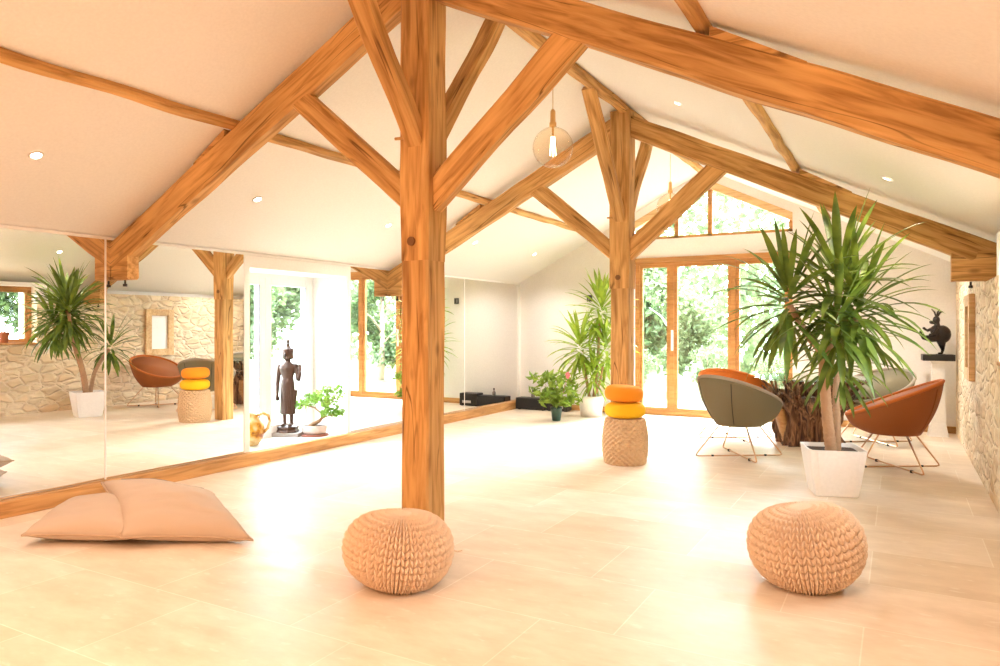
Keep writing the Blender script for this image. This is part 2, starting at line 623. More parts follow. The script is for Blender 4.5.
def beam(name, p0, p1, w, h, mat, parent=None, up=(0, 0, 1), rough=0.006, seed=0, chamfer=0.014):
    """hewn timber from p0 to p1; local X along the grain, w = width, h = depth"""
    p0, p1 = Vector(p0), Vector(p1)
    L_ = (p1 - p0).length
    X = (p1 - p0).normalized()
    Y = Vector(up).cross(X)
    if Y.length < 1e-3:
        Y = Vector((1, 0, 0))
        if abs(X.x) > 0.9:
            Y = Vector((0, 1, 0))
    Y.normalize()
    Z = X.cross(Y)
    n = max(2, int(L_ / 0.12))
    c = chamfer
    sec = [(-w / 2 + c, -h / 2), (w / 2 - c, -h / 2), (w / 2, -h / 2 + c), (w / 2, h / 2 - c),
           (w / 2 - c, h / 2), (-w / 2 + c, h / 2), (-w / 2, h / 2 - c), (-w / 2, -h / 2 + c)]
    rings = []
    for i in range(n + 1):
        x = L_ * i / n
        ring = []
        for k, (a, b) in enumerate(sec):
            q = Vector((x * 2.3 + seed * 7.1, a * 4 + seed, b * 4))
            d = noise.noise(q) * rough * 2
            e = noise.noise(q + Vector((31, 5, 2))) * rough * 2
            ring.append((x, a + d, b + e))
        rings.append(ring)
    mb = MB().loft(rings)
    o = mb.build(name, mat, parent)
    o.matrix_basis = Matrix(((X.x, Y.x, Z.x, p0.x), (X.y, Y.y, Z.y, p0.y), (X.z, Y.z, Z.z, p0.z), (0, 0, 0, 1)))
    return o


def copy_tree(root):
    c = root.copy()
    COL.objects.link(c)
    for ch in list(root.children):
        d = ch.copy()
        COL.objects.link(d)
        d.parent = c
        for g in list(ch.children):
            e = g.copy()
            COL.objects.link(e)
            e.parent = d
    return c


# ------------------------------------------------------------------ room numbers
WX = 5.98          # room width, mirror wall at x = 0
DY = 10.29         # inner face of the far gable wall
BY = -4.0          # rear wall
RX = 2.937          # ridge
EZ = 2.0           # eaves
SL = 0.512          # ceiling slope
TY = (3.445, 6.905)  # truss centre planes
TH = 0.19


RXC = RX + 0.04
RZ = EZ + SL * RXC


def cz(x):
    return EZ + SL * x if x < RXC else RZ - 0.488 * (x - RXC)


# ---- shell
struct(MB().box((-0.6, BY - 0.3, -0.2), (WX + 0.6, DY + 0.35, 0)).build('floor', M['floor']))
for nm, x0, x1 in (('ceiling_left', -0.1, RXC), ('ceiling_right', WX + 0.34, RXC)):
    z0, z1 = cz(x0), RZ
    v = [(x0, BY, z0), (x1, BY, z1), (x1, DY, z1), (x0, DY, z0),
         (x0, BY, z0 + 0.15), (x1, BY, z1 + 0.15), (x1, DY, z1 + 0.15), (x0, DY, z0 + 0.15)]
    f = [(0, 3, 2, 1), (4, 5, 6, 7), (0, 1, 5, 4), (1, 2, 6, 5), (2, 3, 7, 6), (3, 0, 4, 7)]
    struct(make('ceiling', v, f, M['ceiling']))

NY0, NY1, NZ0, NZ1 = 4.76, 6.13, 0.115, 1.86
for a_, b_ in (((-0.6, BY, 0), (0, NY0, 2.02)), ((-0.6, NY1, 0), (0, DY, 2.02)),
               ((-0.6, NY0, 0), (0, NY1, NZ0)), ((-0.6, NY0, NZ1), (0, NY1, 2.02))):
    struct(MB().box(a_, b_).build('wall_left', M['white']))

# right wall: rubble below, plaster band above, window opening at y 4.3..5.9
VY0, VY1, VZ0, VZ1 = 4.0, 6.02, 1.03, 1.90
SZ = 1.66
wr = MB()
wr.box((WX, BY, 0), (WX + 0.5, VY0, SZ)).box((WX, VY1, 0), (WX + 0.5, 6.985, SZ)).box((WX, 6.985, 0), (WX + 0.5, DY, 1.84))
wr.box((WX, VY0, 0), (WX + 0.5, VY1, VZ0))
struct(wr.build('wall_right', M['stone']))
wp = MB()
wp.box((WX + 0.30, BY, SZ), (WX + 0.5, VY0 - 0.15, 1.96)).box((WX + 0.30, VY1 + 0.15, SZ), (WX + 0.5, DY, 1.96))
wp.box((WX, VY0 - 0.15, VZ1), (WX + 0.5, VY1 + 0.15, 1.96))
wp.box((WX, VY0 - 0.15, SZ), (WX + 0.5, VY0, VZ1)).box((WX, VY1, SZ), (WX + 0.5, VY1 + 0.15, VZ1))
struct(wp.build('wall_right_upper', M['wall']))

# far gable wall with the door opening and the pentagonal gable window
DX0, DX1, DZ1 = 1.93, 4.15, 2.30
GX0, GX1, GZ0 = 1.85, 4.13, 2.58


def gtop(x):
    return cz(x) - 0.13


def gable_wall(y0, y1, mat, name):
    pieces = []
    xs = [0, DX0, DX1, WX]
    mb = MB()

    def prism(poly):
        n_ = len(poly)
        v = [(x, y0, z) for x, z in poly] + [(x, y1, z) for x, z in poly]
        f = [tuple(range(n_)), tuple(range(2 * n_ - 1, n_ - 1, -1))]
        f += [(i, i + n_, (i + 1) % n_ + n_, (i + 1) % n_) for i in range(n_)]
        mb.add(v, f)
    prism([(-0.6, 0), (GX0, 0), (GX0, cz(GX0) + 0.02), (-0.6, cz(-0.05))])
    prism([(GX1, 0), (WX + 0.5, 0), (WX + 0.5, cz(WX + .05)), (GX1, cz(GX1) + 0.02)])
    prism([(GX0, 0), (DX0, 0), (DX0, DZ1), (GX0, DZ1)])
    if DX1 > GX1:
        pass
    prism([(GX0, DZ1), (GX1, DZ1), (GX1, GZ0), (GX0, GZ0)])
    prism([(GX0, gtop(GX0)), (RXC, gtop(RXC)), (RXC, RZ + 0.02), (GX0, cz(GX0) + 0.02)])
    prism([(RXC, gtop(RXC)), (GX1, gtop(GX1)), (GX1, cz(GX1) + 0.02), (RXC, RZ + 0.02)])
    return mb.build(name, mat)


DX1 = GX1
struct(gable_wall(DY, DY + 0.3, M['wall'], 'wall_far'))

# rear wall behind the camera
wb = MB()
wb.box((-0.6, BY - 0.3, 0), (0.3, BY, 3.6)).box((5.2, BY - 0.3, 0), (WX + 0.6, BY, 3.6))
wb.box((0.3, BY - 0.3, 0), (5.2, BY, 3.6))
struct(wb.build('wall_rear', M['wall']))


def glazed_unit(name, mat, origin, ax, ux, widths, h, fr, depth, label=None, seal=None, handle=None):
    """rectangular framed glazing; ax = along unit vector, ux = inward unit vector"""
    e = bpy.data.objects.new(name, None)
    COL.objects.link(e)
    e['kind'] = 'structure'
    if label:
        e['label'] = label
    ang = math.atan2(ax[1], ax[0])
    e.location = origin
    e.rotation_euler = (0, 0, ang)
    tot = sum(widths)
    f = MB()
    f.box((0, -depth / 2, 0), (tot, depth / 2, fr)).box((0, -depth / 2, h - fr), (tot, depth / 2, h))
    x = 0
    f.box((0, -depth / 2, fr), (fr, depth / 2, h - fr))
    for w_ in widths[:-1]:
        x += w_
        f.box((x - fr / 2, -depth / 2, fr), (x + fr / 2, depth / 2, h - fr))
    f.box((tot - fr, -depth / 2, fr), (tot, depth / 2, h - fr))
    bevel(f.build('frame', mat, e), 0.006)
    x = 0
    for i, w_ in enumerate(widths):
        a = x + (fr if i == 0 else fr / 2)
        b = x + w_ - (fr if i == len(widths) - 1 else fr / 2)
        s = MB()
        k = fr * 0.75
        s.box((a, -depth * .3, fr), (b, depth * .3, fr + k)).box((a, -depth * .3, h - fr - k), (b, depth * .3, h - fr))
        s.box((a, -depth * .3, fr + k), (a + k, depth * .3, h - fr - k)).box((b - k, -depth * .3, fr + k), (b, depth * .3, h - fr - k))
        sa = s.build('sash', mat, e)
        MB().box((a + k, -0.006, fr + k), (b - k, 0.006, h - fr - k)).build('pane', M['pane'], sa)
        x += w_
    return e


# oak patio doors in the far wall
d1 = glazed_unit('door_1', M['oak_joinery'], (DX0, DY + 0.09, 0.0), (1, 0), None,
                 [0.55, 0.87, DX1 - DX0 - 1.42], 2.28, 0.062, 0.09, 'oak framed glazed patio doors opening on the garden')
hh = MB().box((0.545, -0.075, 0.95), (0.575, -0.05, 1.25)).box((0.55, -0.05, 0.98), (0.57, -0.04, 1.0)).box((0.55, -0.05, 1.2), (0.57, -0.04, 1.22))
bevel(hh.build('door_handle', M['white_frame'], d1), 0.004)
hd = MB().box((GX0 - 0.03, DY - 0.035, 2.245), (GX1 + 0.05, DY - 0.001, 2.31))
struct(bevel(hd.build('trim_1', M['oak_joinery']), 0.004), 'oak head rail over the patio doors')

# gable window
gw = bpy.data.objects.new('window_1', None)
COL.objects.link(gw)
gw['kind'] = 'structure'
gw['label'] = 'pentagonal oak framed gable window above the patio doors'


def xz_prism(mb, poly, y0, y1):
    n_ = len(poly)
    v = [(x, y0, z) for x, z in poly] + [(x, y1, z) for x, z in poly]
    f = [tuple(range(n_)), tuple(range(2 * n_ - 1, n_ - 1, -1))]
    f += [(i, i + n_, (i + 1) % n_ + n_, (i + 1) % n_) for i in range(n_)]
    mb.add(v, f)


for xa, xb in ((GX0, RXC), (GX1, RXC)):
    mb = MB()
    t_ = 0.11
    xz_prism(mb, [(xa, gtop(xa)), (xb, gtop(xb)), (xb, gtop(xb) - t_), (xa, gtop(xa) - t_)], DY - 0.02, DY + 0.12)
    mb.build('head_rail', M['pale_wood'], gw)
mb = MB()
for x in (2.55, 3.03):
    xz_prism(mb, [(x - 0.03, GZ0), (x + 0.03, GZ0), (x + 0.03, gtop(x) - 0.02), (x - 0.03, gtop(x) - 0.02)], DY + 0.04, DY + 0.12)
xz_prism(mb, [(GX0, GZ0), (GX0 + 0.05, GZ0), (GX0 + 0.05, gtop(GX0)), (GX0, gtop(GX0))], DY + 0.04, DY + 0.12)
xz_prism(mb, [(GX1 - 0.05, GZ0), (GX1, GZ0), (GX1, gtop(GX1)), (GX1 - 0.05, gtop(GX1))], DY + 0.04, DY + 0.12)
xz_prism(mb, [(GX0, GZ0 - 0.0), (GX1, GZ0 - 0.0), (GX1, GZ0 + 0.04), (GX0, GZ0 + 0.04)], DY + 0.04, DY + 0.12)
mb.build('frame', M['oak_joinery'], gw)
mb = MB()
xz_prism(mb, [(GX0, GZ0), (GX1, GZ0), (GX1, gtop(GX1)), (RXC, gtop(RXC)), (GX0, gtop(GX0))], DY + 0.075, DY + 0.085)
mb.build('pane', M['pane'], gw)

# niche door, white frames
d2 = bpy.data.objects.new('door_2', None)
COL.objects.link(d2)
d2['kind'] = 'structure'
d2['label'] = 'white framed glazed doors at the back of the left niche'
DXN = -0.54
f = MB()
f.box((DXN - 0.04, NY0, NZ1 - 0.04), (DXN + 0.04, NY1, NZ1)).box((DXN - 0.04, NY0, NZ0), (DXN + 0.04, NY1, NZ0 + 0.04))
f.box((DXN - 0.04, NY0, NZ0 + 0.04), (DXN + 0.04, NY0 + 0.05, NZ1 - 0.04)).box((DXN - 0.04, NY1 - 0.04, NZ0 + 0.04), (DXN + 0.04, NY1, NZ1 - 0.04))
f.build('frame', M['white_frame'], d2)
for a, b in ((NY0 + 0.05, 5.42), (5.42, NY1 - 0.04)):
    s = MB()
    x0, x1 = DXN - 0.03, DXN + 0.045
    s.box((x0, a, NZ0 + 0.04), (x1, a + 0.085, NZ1 - 0.04)).box((x0, b - 0.085, NZ0 + 0.04), (x1, b, NZ1 - 0.04))
    s.box((x0, a + 0.085, NZ0 + 0.04), (x1, b - 0.085, NZ0 + 0.13)).box((x0, a + 0.085, NZ1 - 0.12), (x1, b - 0.085, NZ1 - 0.04))
    sa = bevel(s.build('sash', M['white_frame'], d2), 0.005)
    MB().box((DXN - 0.006, a + 0.085, NZ0 + 0.13), (DXN + 0.006, b - 0.085, NZ1 - 0.12)).build('pane', M['pane'], sa)
    MB().box((x1, b - 0.092, NZ0 + 0.13), (x1 + 0.006, b - 0.082, NZ1 - 0.12)).build('seal', M['grey_seal'], sa)
# white casing of the niche
cs = MB().box((0.0, NY0 - 0.065, 0.115), (0.012, NY0, 1.97)).box((0.0, NY1, 0.115), (0.012, NY1 + 0.055, 1.97)).box((0.0, NY0, NZ1), (0.012, NY1, 1.97))
struct(cs.build('trim_2', M['wall']), 'cream casing around the niche')

# right wall window
w2 = glazed_unit('window_2', M['oak_joinery'], (WX + 0.18, VY0, VZ0), (0, 1), None, [0.95, VY1 - VY0 - 0.95], VZ1 - VZ0, 0.05, 0.07,
                 'oak framed window in the stone wall, seen in the mirror')
sl_ = MB().box((WX - 0.015, VY0, VZ0), (WX + 0.15, VY1 - 0.005, VZ0 + 0.03))
struct(bevel(sl_.build('trim_3', M['oak_joinery']), 0.006), 'oak sill of the stone wall window')

# narrow oak framed slit window further along the stone wall
w3 = bpy.data.objects.new('window_3', None)
COL.objects.link(w3)
w3['kind'] = 'structure'
w3['label'] = 'narrow pale wood framed light in the stone wall'
a, b, z0, z1 = 7.78, 8.32, 0.80, 1.60
f = MB()
f.box((WX - 0.05, a, z0), (WX, a + 0.11, z1)).box((WX - 0.05, b - 0.11, z0), (WX, b, z1))
f.box((WX - 0.05, a + 0.11, z0), (WX, b - 0.11, z0 + 0.11)).box((WX - 0.05, a + 0.11, z1 - 0.11), (WX, b - 0.11, z1))
bevel(f.build('frame', M['pale_wood'], w3), 0.006)
MB().box((WX - 0.015, a + 0.11, z0 + 0.11), (WX - 0.005, b - 0.11, z1 - 0.11)).build('pane', M['white'], w3)

# ---- skirtings
sk = beam('baseboard_left', (0.045, BY + 0.02, 0.058), (0.045, DY - 0.01, 0.058), 0.085, 0.115, M['skirting_wood'], rough=0.002, chamfer=0.006)
struct(sk)
for x0, x1 in ((0.10, GX0 - 0.02), (GX1 + 0.02, WX)):
    s = beam('baseboard_far', (x0, DY - 0.012, 0.042), (x1, DY - 0.012, 0.042), 0.022, 0.084, M['skirting_wood'], rough=0.0005, chamfer=0.004)
    struct(s)

# ------------------------------------------------------------------ mirrors
for i, (y0, y1, lab) in enumerate((
        (-0.3, 3.345, 'large wall mirror nearest the camera, reflecting the potted yucca'),
        (3.36, 4.69, 'wall mirror between the first mirror and the statue niche'),
        (6.19, 8.59, 'wall mirror just beyond the statue niche, reflecting the patio doors'),
        (8.605, 10.2, 'farthest wall mirror, next to the far corner with the black boxes'))):
    mb = MB().box((0.001, y0, 0.118), (0.008, y1, 1.975))
    t = mb.build('wall_mirror', M['mirror'])
    tag(t, lab, 'mirror', 'mirrors along the left wall')
for y in (3.3525, 8.5975):
    t = MB().box((0.001, y - 0.007, 0.118), (0.010, y + 0.007, 1.975)).build('trim_4', M['white'])
    struct(t, 'pale joint strip between two mirrors')
t = MB().box((0.0, BY + .02, 1.975), (0.02, DY, 1.995)).build('trim_5', M['white'])
struct(t, 'white strip along the top of the mirrors')
t = MB().box((0.0, 10.2, 0.118), (0.014, DY, 1.975)).build('trim_6', M['white'])
struct(t, 'white strip between the last mirror and the corner')

# ------------------------------------------------------------------ roof timbers
RB = 0.115    # purlin depth


def rz_top(x):
    return 1.955 + 0.512 * x if x < RX else 3.460 - 0.482 * (x - RX)


def truss(yc, label, seed):
    t = thing('roof_truss', label, 'roof truss', (RX, yc, 0), 0, 'oak roof trusses')

    def P(x, y, z):
        return (x - RX, y, z)
    beam('post', P(RX, 0, 1.68), P(RX, 0, 3.455), TH + 0.012, TH + 0.012, M['oak'], t, up=(0, 1, 0), seed=seed)
    beam('post_foot', P(RX, 0, 0), P(RX, 0, 1.68), TH, TH, M['oak'], t, up=(0, 1, 0), seed=seed + 1, rough=0.003)
    hv = 0.225   # vertical depth of the rafters
    for sgn in (-1, 1):
        xe = -0.02 if sgn < 0 else WX + 0.27
        xr = RX + sgn * 0.05
        za, zb = rz_top(xe) - hv / 2, rz_top(xr) - hv / 2
        beam('rafter', P(xe, 0, za), P(xr, 0, zb), 0.11, hv * 0.90, M['oak'], t, seed=seed + 2 + sgn)
        # brace from post to rafter
        if sgn < 0:
            beam('brace', P(RX - 0.06, 0, 2.03), P(1.90, 0, 2.84), 0.09, 0.150, M['oak'], t, seed=seed + 5)
        else:
            beam('brace', P(RX + 0.05, 0, 2.03), P(3.95, 0, 2.86), 0.09, 0.178, M['oak'], t, seed=seed + 6)
        # bearing block on the wall
        xb0, xb1 = (0.012, 0.215) if sgn < 0 else (WX - 0.235, WX + 0.16)
        bl = beam('bearing_block', P(xb0, 0, 1.79), P(xb1, 0, 1.79), 0.095 if sgn < 0 else 0.125, 0.25, M['oak'], t, seed=seed + 8, rough=0.003)
        xm = (xb0 + xb1) / 2 if sgn < 0 else WX - 0.10
        MB().lathe([(0.016, 0), (0.016, 0.02), (0.008, 0.022), (0.008, 0.05)], 8, (xm - RX, 0, 1.612)).build('bolt', M['steel'], t)
        # longitudinal braces to the ridge
        yy = sgn
        beam('ridge_brace', P(RX, yy * 0.06, 2.36), P(RX, yy * 0.90, 3.45), 0.095, 0.125, M['oak'], t, up=(1, 0, 0), seed=seed + 11 + sgn)
        MB().tube([(-0.04, yy * 0.11, 2.385), (-0.12, yy * 0.11, 2.39)], 0.009, 6).build('peg', M['oak'], t)
        # purlin cleat
        xs_ = (0.98, 1.30) if sgn < 0 else (5.02, 4.60)
        v_ = []
        for yy2 in (-0.055, 0.055):
            for q, x_ in enumerate(xs_):
                zt = rz_top(x_) - 0.004
                v_ += [(x_ - RX, yy2, zt), (x_ - RX, yy2, zt + (0.010 if q == 0 else 0.050))]
        make('cleat', v_, [(0, 1, 3, 2), (4, 6, 7, 5), (0, 4, 5, 1), (2, 3, 7, 6), (1, 5, 7, 3), (0, 2, 6, 4)], M['oak'], t)
    MB().tube([(-0.01, -TH / 2 - 0.016, 1.79), (-0.01, -TH / 2 + 0.01, 1.79)], 0.026, 12).build('dowel', M['dark_oak'], t)
    return t


truss(TY[0], 'near oak roof truss on its heavy post, beside the left knitted pouf', 1)
truss(TY[1], 'far oak roof truss on its post behind the woven stool', 40)

tag(beam('ridge_beam', (RXC, BY, RZ - 0.055), (RXC, DY - 0.01, RZ - 0.055), 0.09, 0.08, M['oak'], seed=3),
    'oak ridge beam running along the top of the ceiling', 'beam', 'roof beams')
tag(beam('purlin', (1.38, BY, cz(1.38) - 0.024), (1.38, DY - 0.01, cz(1.38) - 0.024), 0.07, 0.065, M['oak'], seed=4, up=(-SL, 0, 1)),
    'oak purlin along the left ceiling slope', 'beam', 'roof beams')
tag(beam('purlin', (4.56, BY, cz(4.56) - 0.024), (4.56, DY - 0.01, cz(4.56) - 0.024), 0.07, 0.065, M['oak'], seed=5, up=(SL, 0, 1)),
    'oak purlin along the right ceiling slope', 'beam', 'roof beams')

# ------------------------------------------------------------------ ceiling spotlights
spot_light = bpy.data.lights.new('spot', 'SPOT')
spot_light.energy = 34
spot_light.color = (1.0, 0.84, 0.72)
spot_light.spot_size = R(140)
spot_light.spot_blend = 1.0
spot_light.shadow_soft_size = 0.06

spot_light_far = spot_light.copy()
spot_light_far.energy = 75
spot_light_far.color = (1.0, 0.90, 0.82)


def spotlight(x, y, label):
    z = cz(x)
    ang = math.atan(SL) * (-1 if x < RX else 1)
    t = thing('ceiling_spotlight', label, 'ceiling light', (x, y, z), 0, 'recessed ceiling spotlights')
    rg = MB().lathe([(0.030, -0.002), (0.042, -0.002), (0.045, -0.008), (0.034, -0.012), (0.030, -0.006)], 20, cap=False)
    rg.build('ring', M['white'], t, rot=(0, ang, 0), smooth=True)
    MB().lathe([(0.0005, -0.006), (0.031, -0.006), (0.031, -0.003)], 20).build('lens', M['lamp'], t, rot=(0, ang, 0))
    o = bpy.data.objects.new('spot', spot_light_far if y > 7 else spot_light)
    COL.objects.link(o)
    o.parent = t
    o.location = (0, 0, -0.03)
    return t


for x, y, lab in (
        (0.71, 2.47, 'recessed spotlight in the left ceiling slope, nearest the camera'),
        (0.71, 4.22, 'recessed spotlight in the left ceiling slope, just beyond the near truss'),
        (0.71, 5.97, 'recessed spotlight in the left ceiling slope, halfway between the trusses'),
        (0.71, 7.72, 'recessed spotlight in the left ceiling slope, beyond the far truss'),
        (0.71, 9.40, 'recessed spotlight in the left ceiling slope, nearest the far wall'),
        (5.30, 2.47, 'recessed spotlight low in the right ceiling slope, before the near truss'),
        (5.30, 5.97, 'recessed spotlight low in the right ceiling slope, above the yucca'),
        (5.30, 9.00, 'recessed spotlight low in the right ceiling slope, nearest the far wall'),
        (3.80, 5.80, 'recessed spotlight high in the right ceiling slope between the trusses'),
        (0.71, 0.70, 'recessed spotlight in the left ceiling slope beside the camera'),
        (5.30, 0.70, 'recessed spotlight low in the right ceiling slope, beside the camera')):
    spotlight(x, y, lab)


# ------------------------------------------------------------------ pendant bulbs
def pendant(y, label, cz_=2.72):
    t = thing('pendant_lamp', label, 'pendant lamp', (RXC, y, cz_), 0, 'globe pendant lamps')
    top = RZ - 0.15 - cz_
    MB().tube([(0, 0, 0.26), (0, 0, top)], 0.004, 6).build('cord', M['cable'], t)
    MB().lathe([(0.012, 0.30), (0.020, 0.285), (0.022, 0.20), (0.028, 0.195), (0.028, 0.165)], 20).build('socket', M['chain_brass'], t, smooth=True)
    prof = []
    for i in range(25):
        a = R(-90) + R(168) * i / 24
        prof.append((max(0.0006, 0.16 * math.cos(a)), 0.16 * math.sin(a)))
    prof.append((0.026, 0.175))
    MB().lathe(prof, 40, cap=False).build('globe', M['bulb'], t, smooth=True)
    MB().tube([(0, 0, 0.17), (0, 0, 0.085)], [0.010, 0.008], 8).build('stem', M['chain_brass'], t)
    fl = MB()
    for k in range(4):
        a = PI / 2 * k + 0.4
        fl.tube([(0.012 * math.cos(a), 0.012 * math.sin(a), 0.085), (0.022 * math.cos(a), 0.022 * math.sin(a), -0.065)], 0.004, 6)
    fl.build('filament', M['filament'], t)
    return t


pendant(5.16, 'large clear globe pendant bulb hanging between the two trusses')
pendant(8.5, 'far globe pendant bulb hanging before the gable window', 2.74)


# ------------------------------------------------------------------ knitted poufs
def knit(name, label, loc, rx, hz, rz, tilt, seed):
    cols, rows = 40, 21
    nu, nv = cols * 14, rows * 12
    v = np.linspace(0, 1, nv + 1)
    lat = -PI / 2 + PI * v
    e = 0.80
    lat_f = np.linspace(-PI / 2, PI / 2, 4001)
    a1 = np.abs(np.cos(lat_f)) ** e * rx
    a2 = np.sign(np.sin(lat_f)) * np.abs(np.sin(lat_f)) ** 0.92 * hz
    arc = np.concatenate([[0], np.cumsum(np.hypot(np.diff(a1), np.diff(a2)))])
    lat = np.interp(v * arc[-1], arc, lat_f)
    pr = np.abs(np.cos(lat)) ** e
    pz = np.sign(np.sin(lat)) * np.abs(np.sin(lat)) ** 0.92
    u = np.arange(nu) / nu * 2 * PI
    U, Vv = np.meshgrid(u, v)
    cu = (U / (2 * PI) * cols) % 1.0
    # chevron stitches: two slanted lobes per column
    side = np.where(cu < 0.5, cu, 1 - cu) * 2       # 0 at column border, 1 at centre
    ph = (Vv * rows + side * 0.7) % 1.0
    lobe = np.sin(PI * ph) ** 0.5
    across = np.abs(np.sin(2 * PI * cu)) ** 0.4
    fade = np.clip(np.cos(lat) * 2.0 - 0.2, 0, 1)[:, None]
    d = (lobe * across) * 0.032 * fade - 0.022 * fade
    PRr = pr[:, None] * rx + d * np.cos(lat)[:, None]
    X = PRr * np.cos(U)
    Y = PRr * np.sin(U) * 0.97
    Z = pz[:, None] * hz + d * np.sin(lat)[:, None]
    # sag
    Z = Z + 0.012 * np.sin(2 * U + seed) * np.cos(lat)[:, None]
    Zt = Z.copy()
    X2 = X * math.cos(tilt) + Z * math.sin(tilt)
    Z2 = -X * math.sin(tilt) + Z * math.cos(tilt)
    floor_ = -hz * 0.93
    Z2 = np.where(Z2 < floor_, floor_ + (Z2 - floor_) * 0.05, Z2)
    zmin = Z2.min()
    pts = np.stack([X2, Y, Z2 - zmin], -1).reshape(-1, 3)
    idx = np.arange((nv + 1) * nu).reshape(nv + 1, nu)
    a = idx[:-1, :].ravel()
    b = np.roll(idx, -1, 1)[:-1, :].ravel()
    c = np.roll(idx, -1, 1)[1:, :].ravel()
    dd = idx[1:, :].ravel()
    F = np.stack([a, b, c, dd], -1)
    me = bpy.data.meshes.new(name)
    me.from_pydata(pts.tolist(), [], F.tolist())
    me.polygons.foreach_set('use_smooth', [True] * len(me.polygons))
    me.materials.append(M['jute'])
    o = bpy.data.objects.new(name, me)
    COL.objects.link(o)
    o.location = loc
    o.rotation_euler = (0, 0, rz)
    tag(o, label, 'pouf', 'knitted floor poufs')
    return o


p1 = knit('knitted_pouf', 'beige chunky knitted pouf in front of the near post', (3.155, 2.92, 0), 0.274, 0.186, R(30), R(5), 0.4)
knit('knitted_pouf', 'beige chunky knitted pouf standing alone at right, in front of the white planter', (4.96, 3.92, 0), 0.276, 0.205, R(35), R(-8), 2.1)
MB().tube([(0.272, -0.01, 0.17), (0.30, -0.012, 0.162), (0.325, -0.014, 0.168)], 0.004, 6).build('tail_yarn', M['jute'], p1)


# ------------------------------------------------------------------ woven stool with two round cushions
st = thing('woven_stool', 'barrel shaped woven seagrass stool under two round cushions by the far post', 'stool', (3.09, 6.55, 0))
nu, nv = 240, 84
V = []
for i in range(nv + 1):
    t = i / nv
    rad = 0.178 + 0.035 * math.sin(PI * (t * 0.9 + 0.08)) ** 0.8
    for j in range(nu):
        a = 2 * PI * j / nu
        s = math.sin(a * 22) * (1 if int(t * 18) % 2 == 0 else -1)
        w_ = 0.010 * s * abs(math.sin(PI * t * 18)) ** 0.5
        V.append(((rad + w_) * math.cos(a), (rad + w_) * math.sin(a), t * 0.43))
F = [(i * nu + j, i * nu + (j + 1) % nu, (i + 1) * nu + (j + 1) % nu, (i + 1) * nu + j) for i in range(nv) for j in range(nu)]
F.append(tuple(nv * nu + j for j in range(nu)))
make('body', V, F, M['rope'], st, smooth=True)
MB().lathe([(0.175, 0.0), (0.186, 0.004), (0.186, 0.016), (0.178, 0.02)], 48).build('base_ring', M['rope'], st, smooth=True)


def round_cushion(name, label, z, rr, hh_, mat, dx=0.0):
    prof = []
    for i in range(25):
        a = -PI / 2 + PI * i / 24
        ca, sa = abs(math.cos(a)) ** 0.42, math.copysign(abs(math.sin(a)) ** 0.85, math.sin(a))
        prof.append((max(0.001, rr * ca), hh_ / 2 * sa))
    o = MB().lathe(prof, 48).build(name, mat, None, (3.09 + dx, 6.55, z + hh_ / 2), smooth=True)
    tag(o, label, 'cushion', 'round cushions on the woven stool')
    return o


round_cushion('round_cushion', 'round yellow cushion lying on the woven stool', 0.431, 0.193, 0.150, M['yellow'])
oc = round_cushion('round_cushion', 'round orange cushion topmost on the woven stool', 0.585, 0.183, 0.155, M['orange'], -0.012)
oc.rotation_euler = (R(0), R(3), 0)


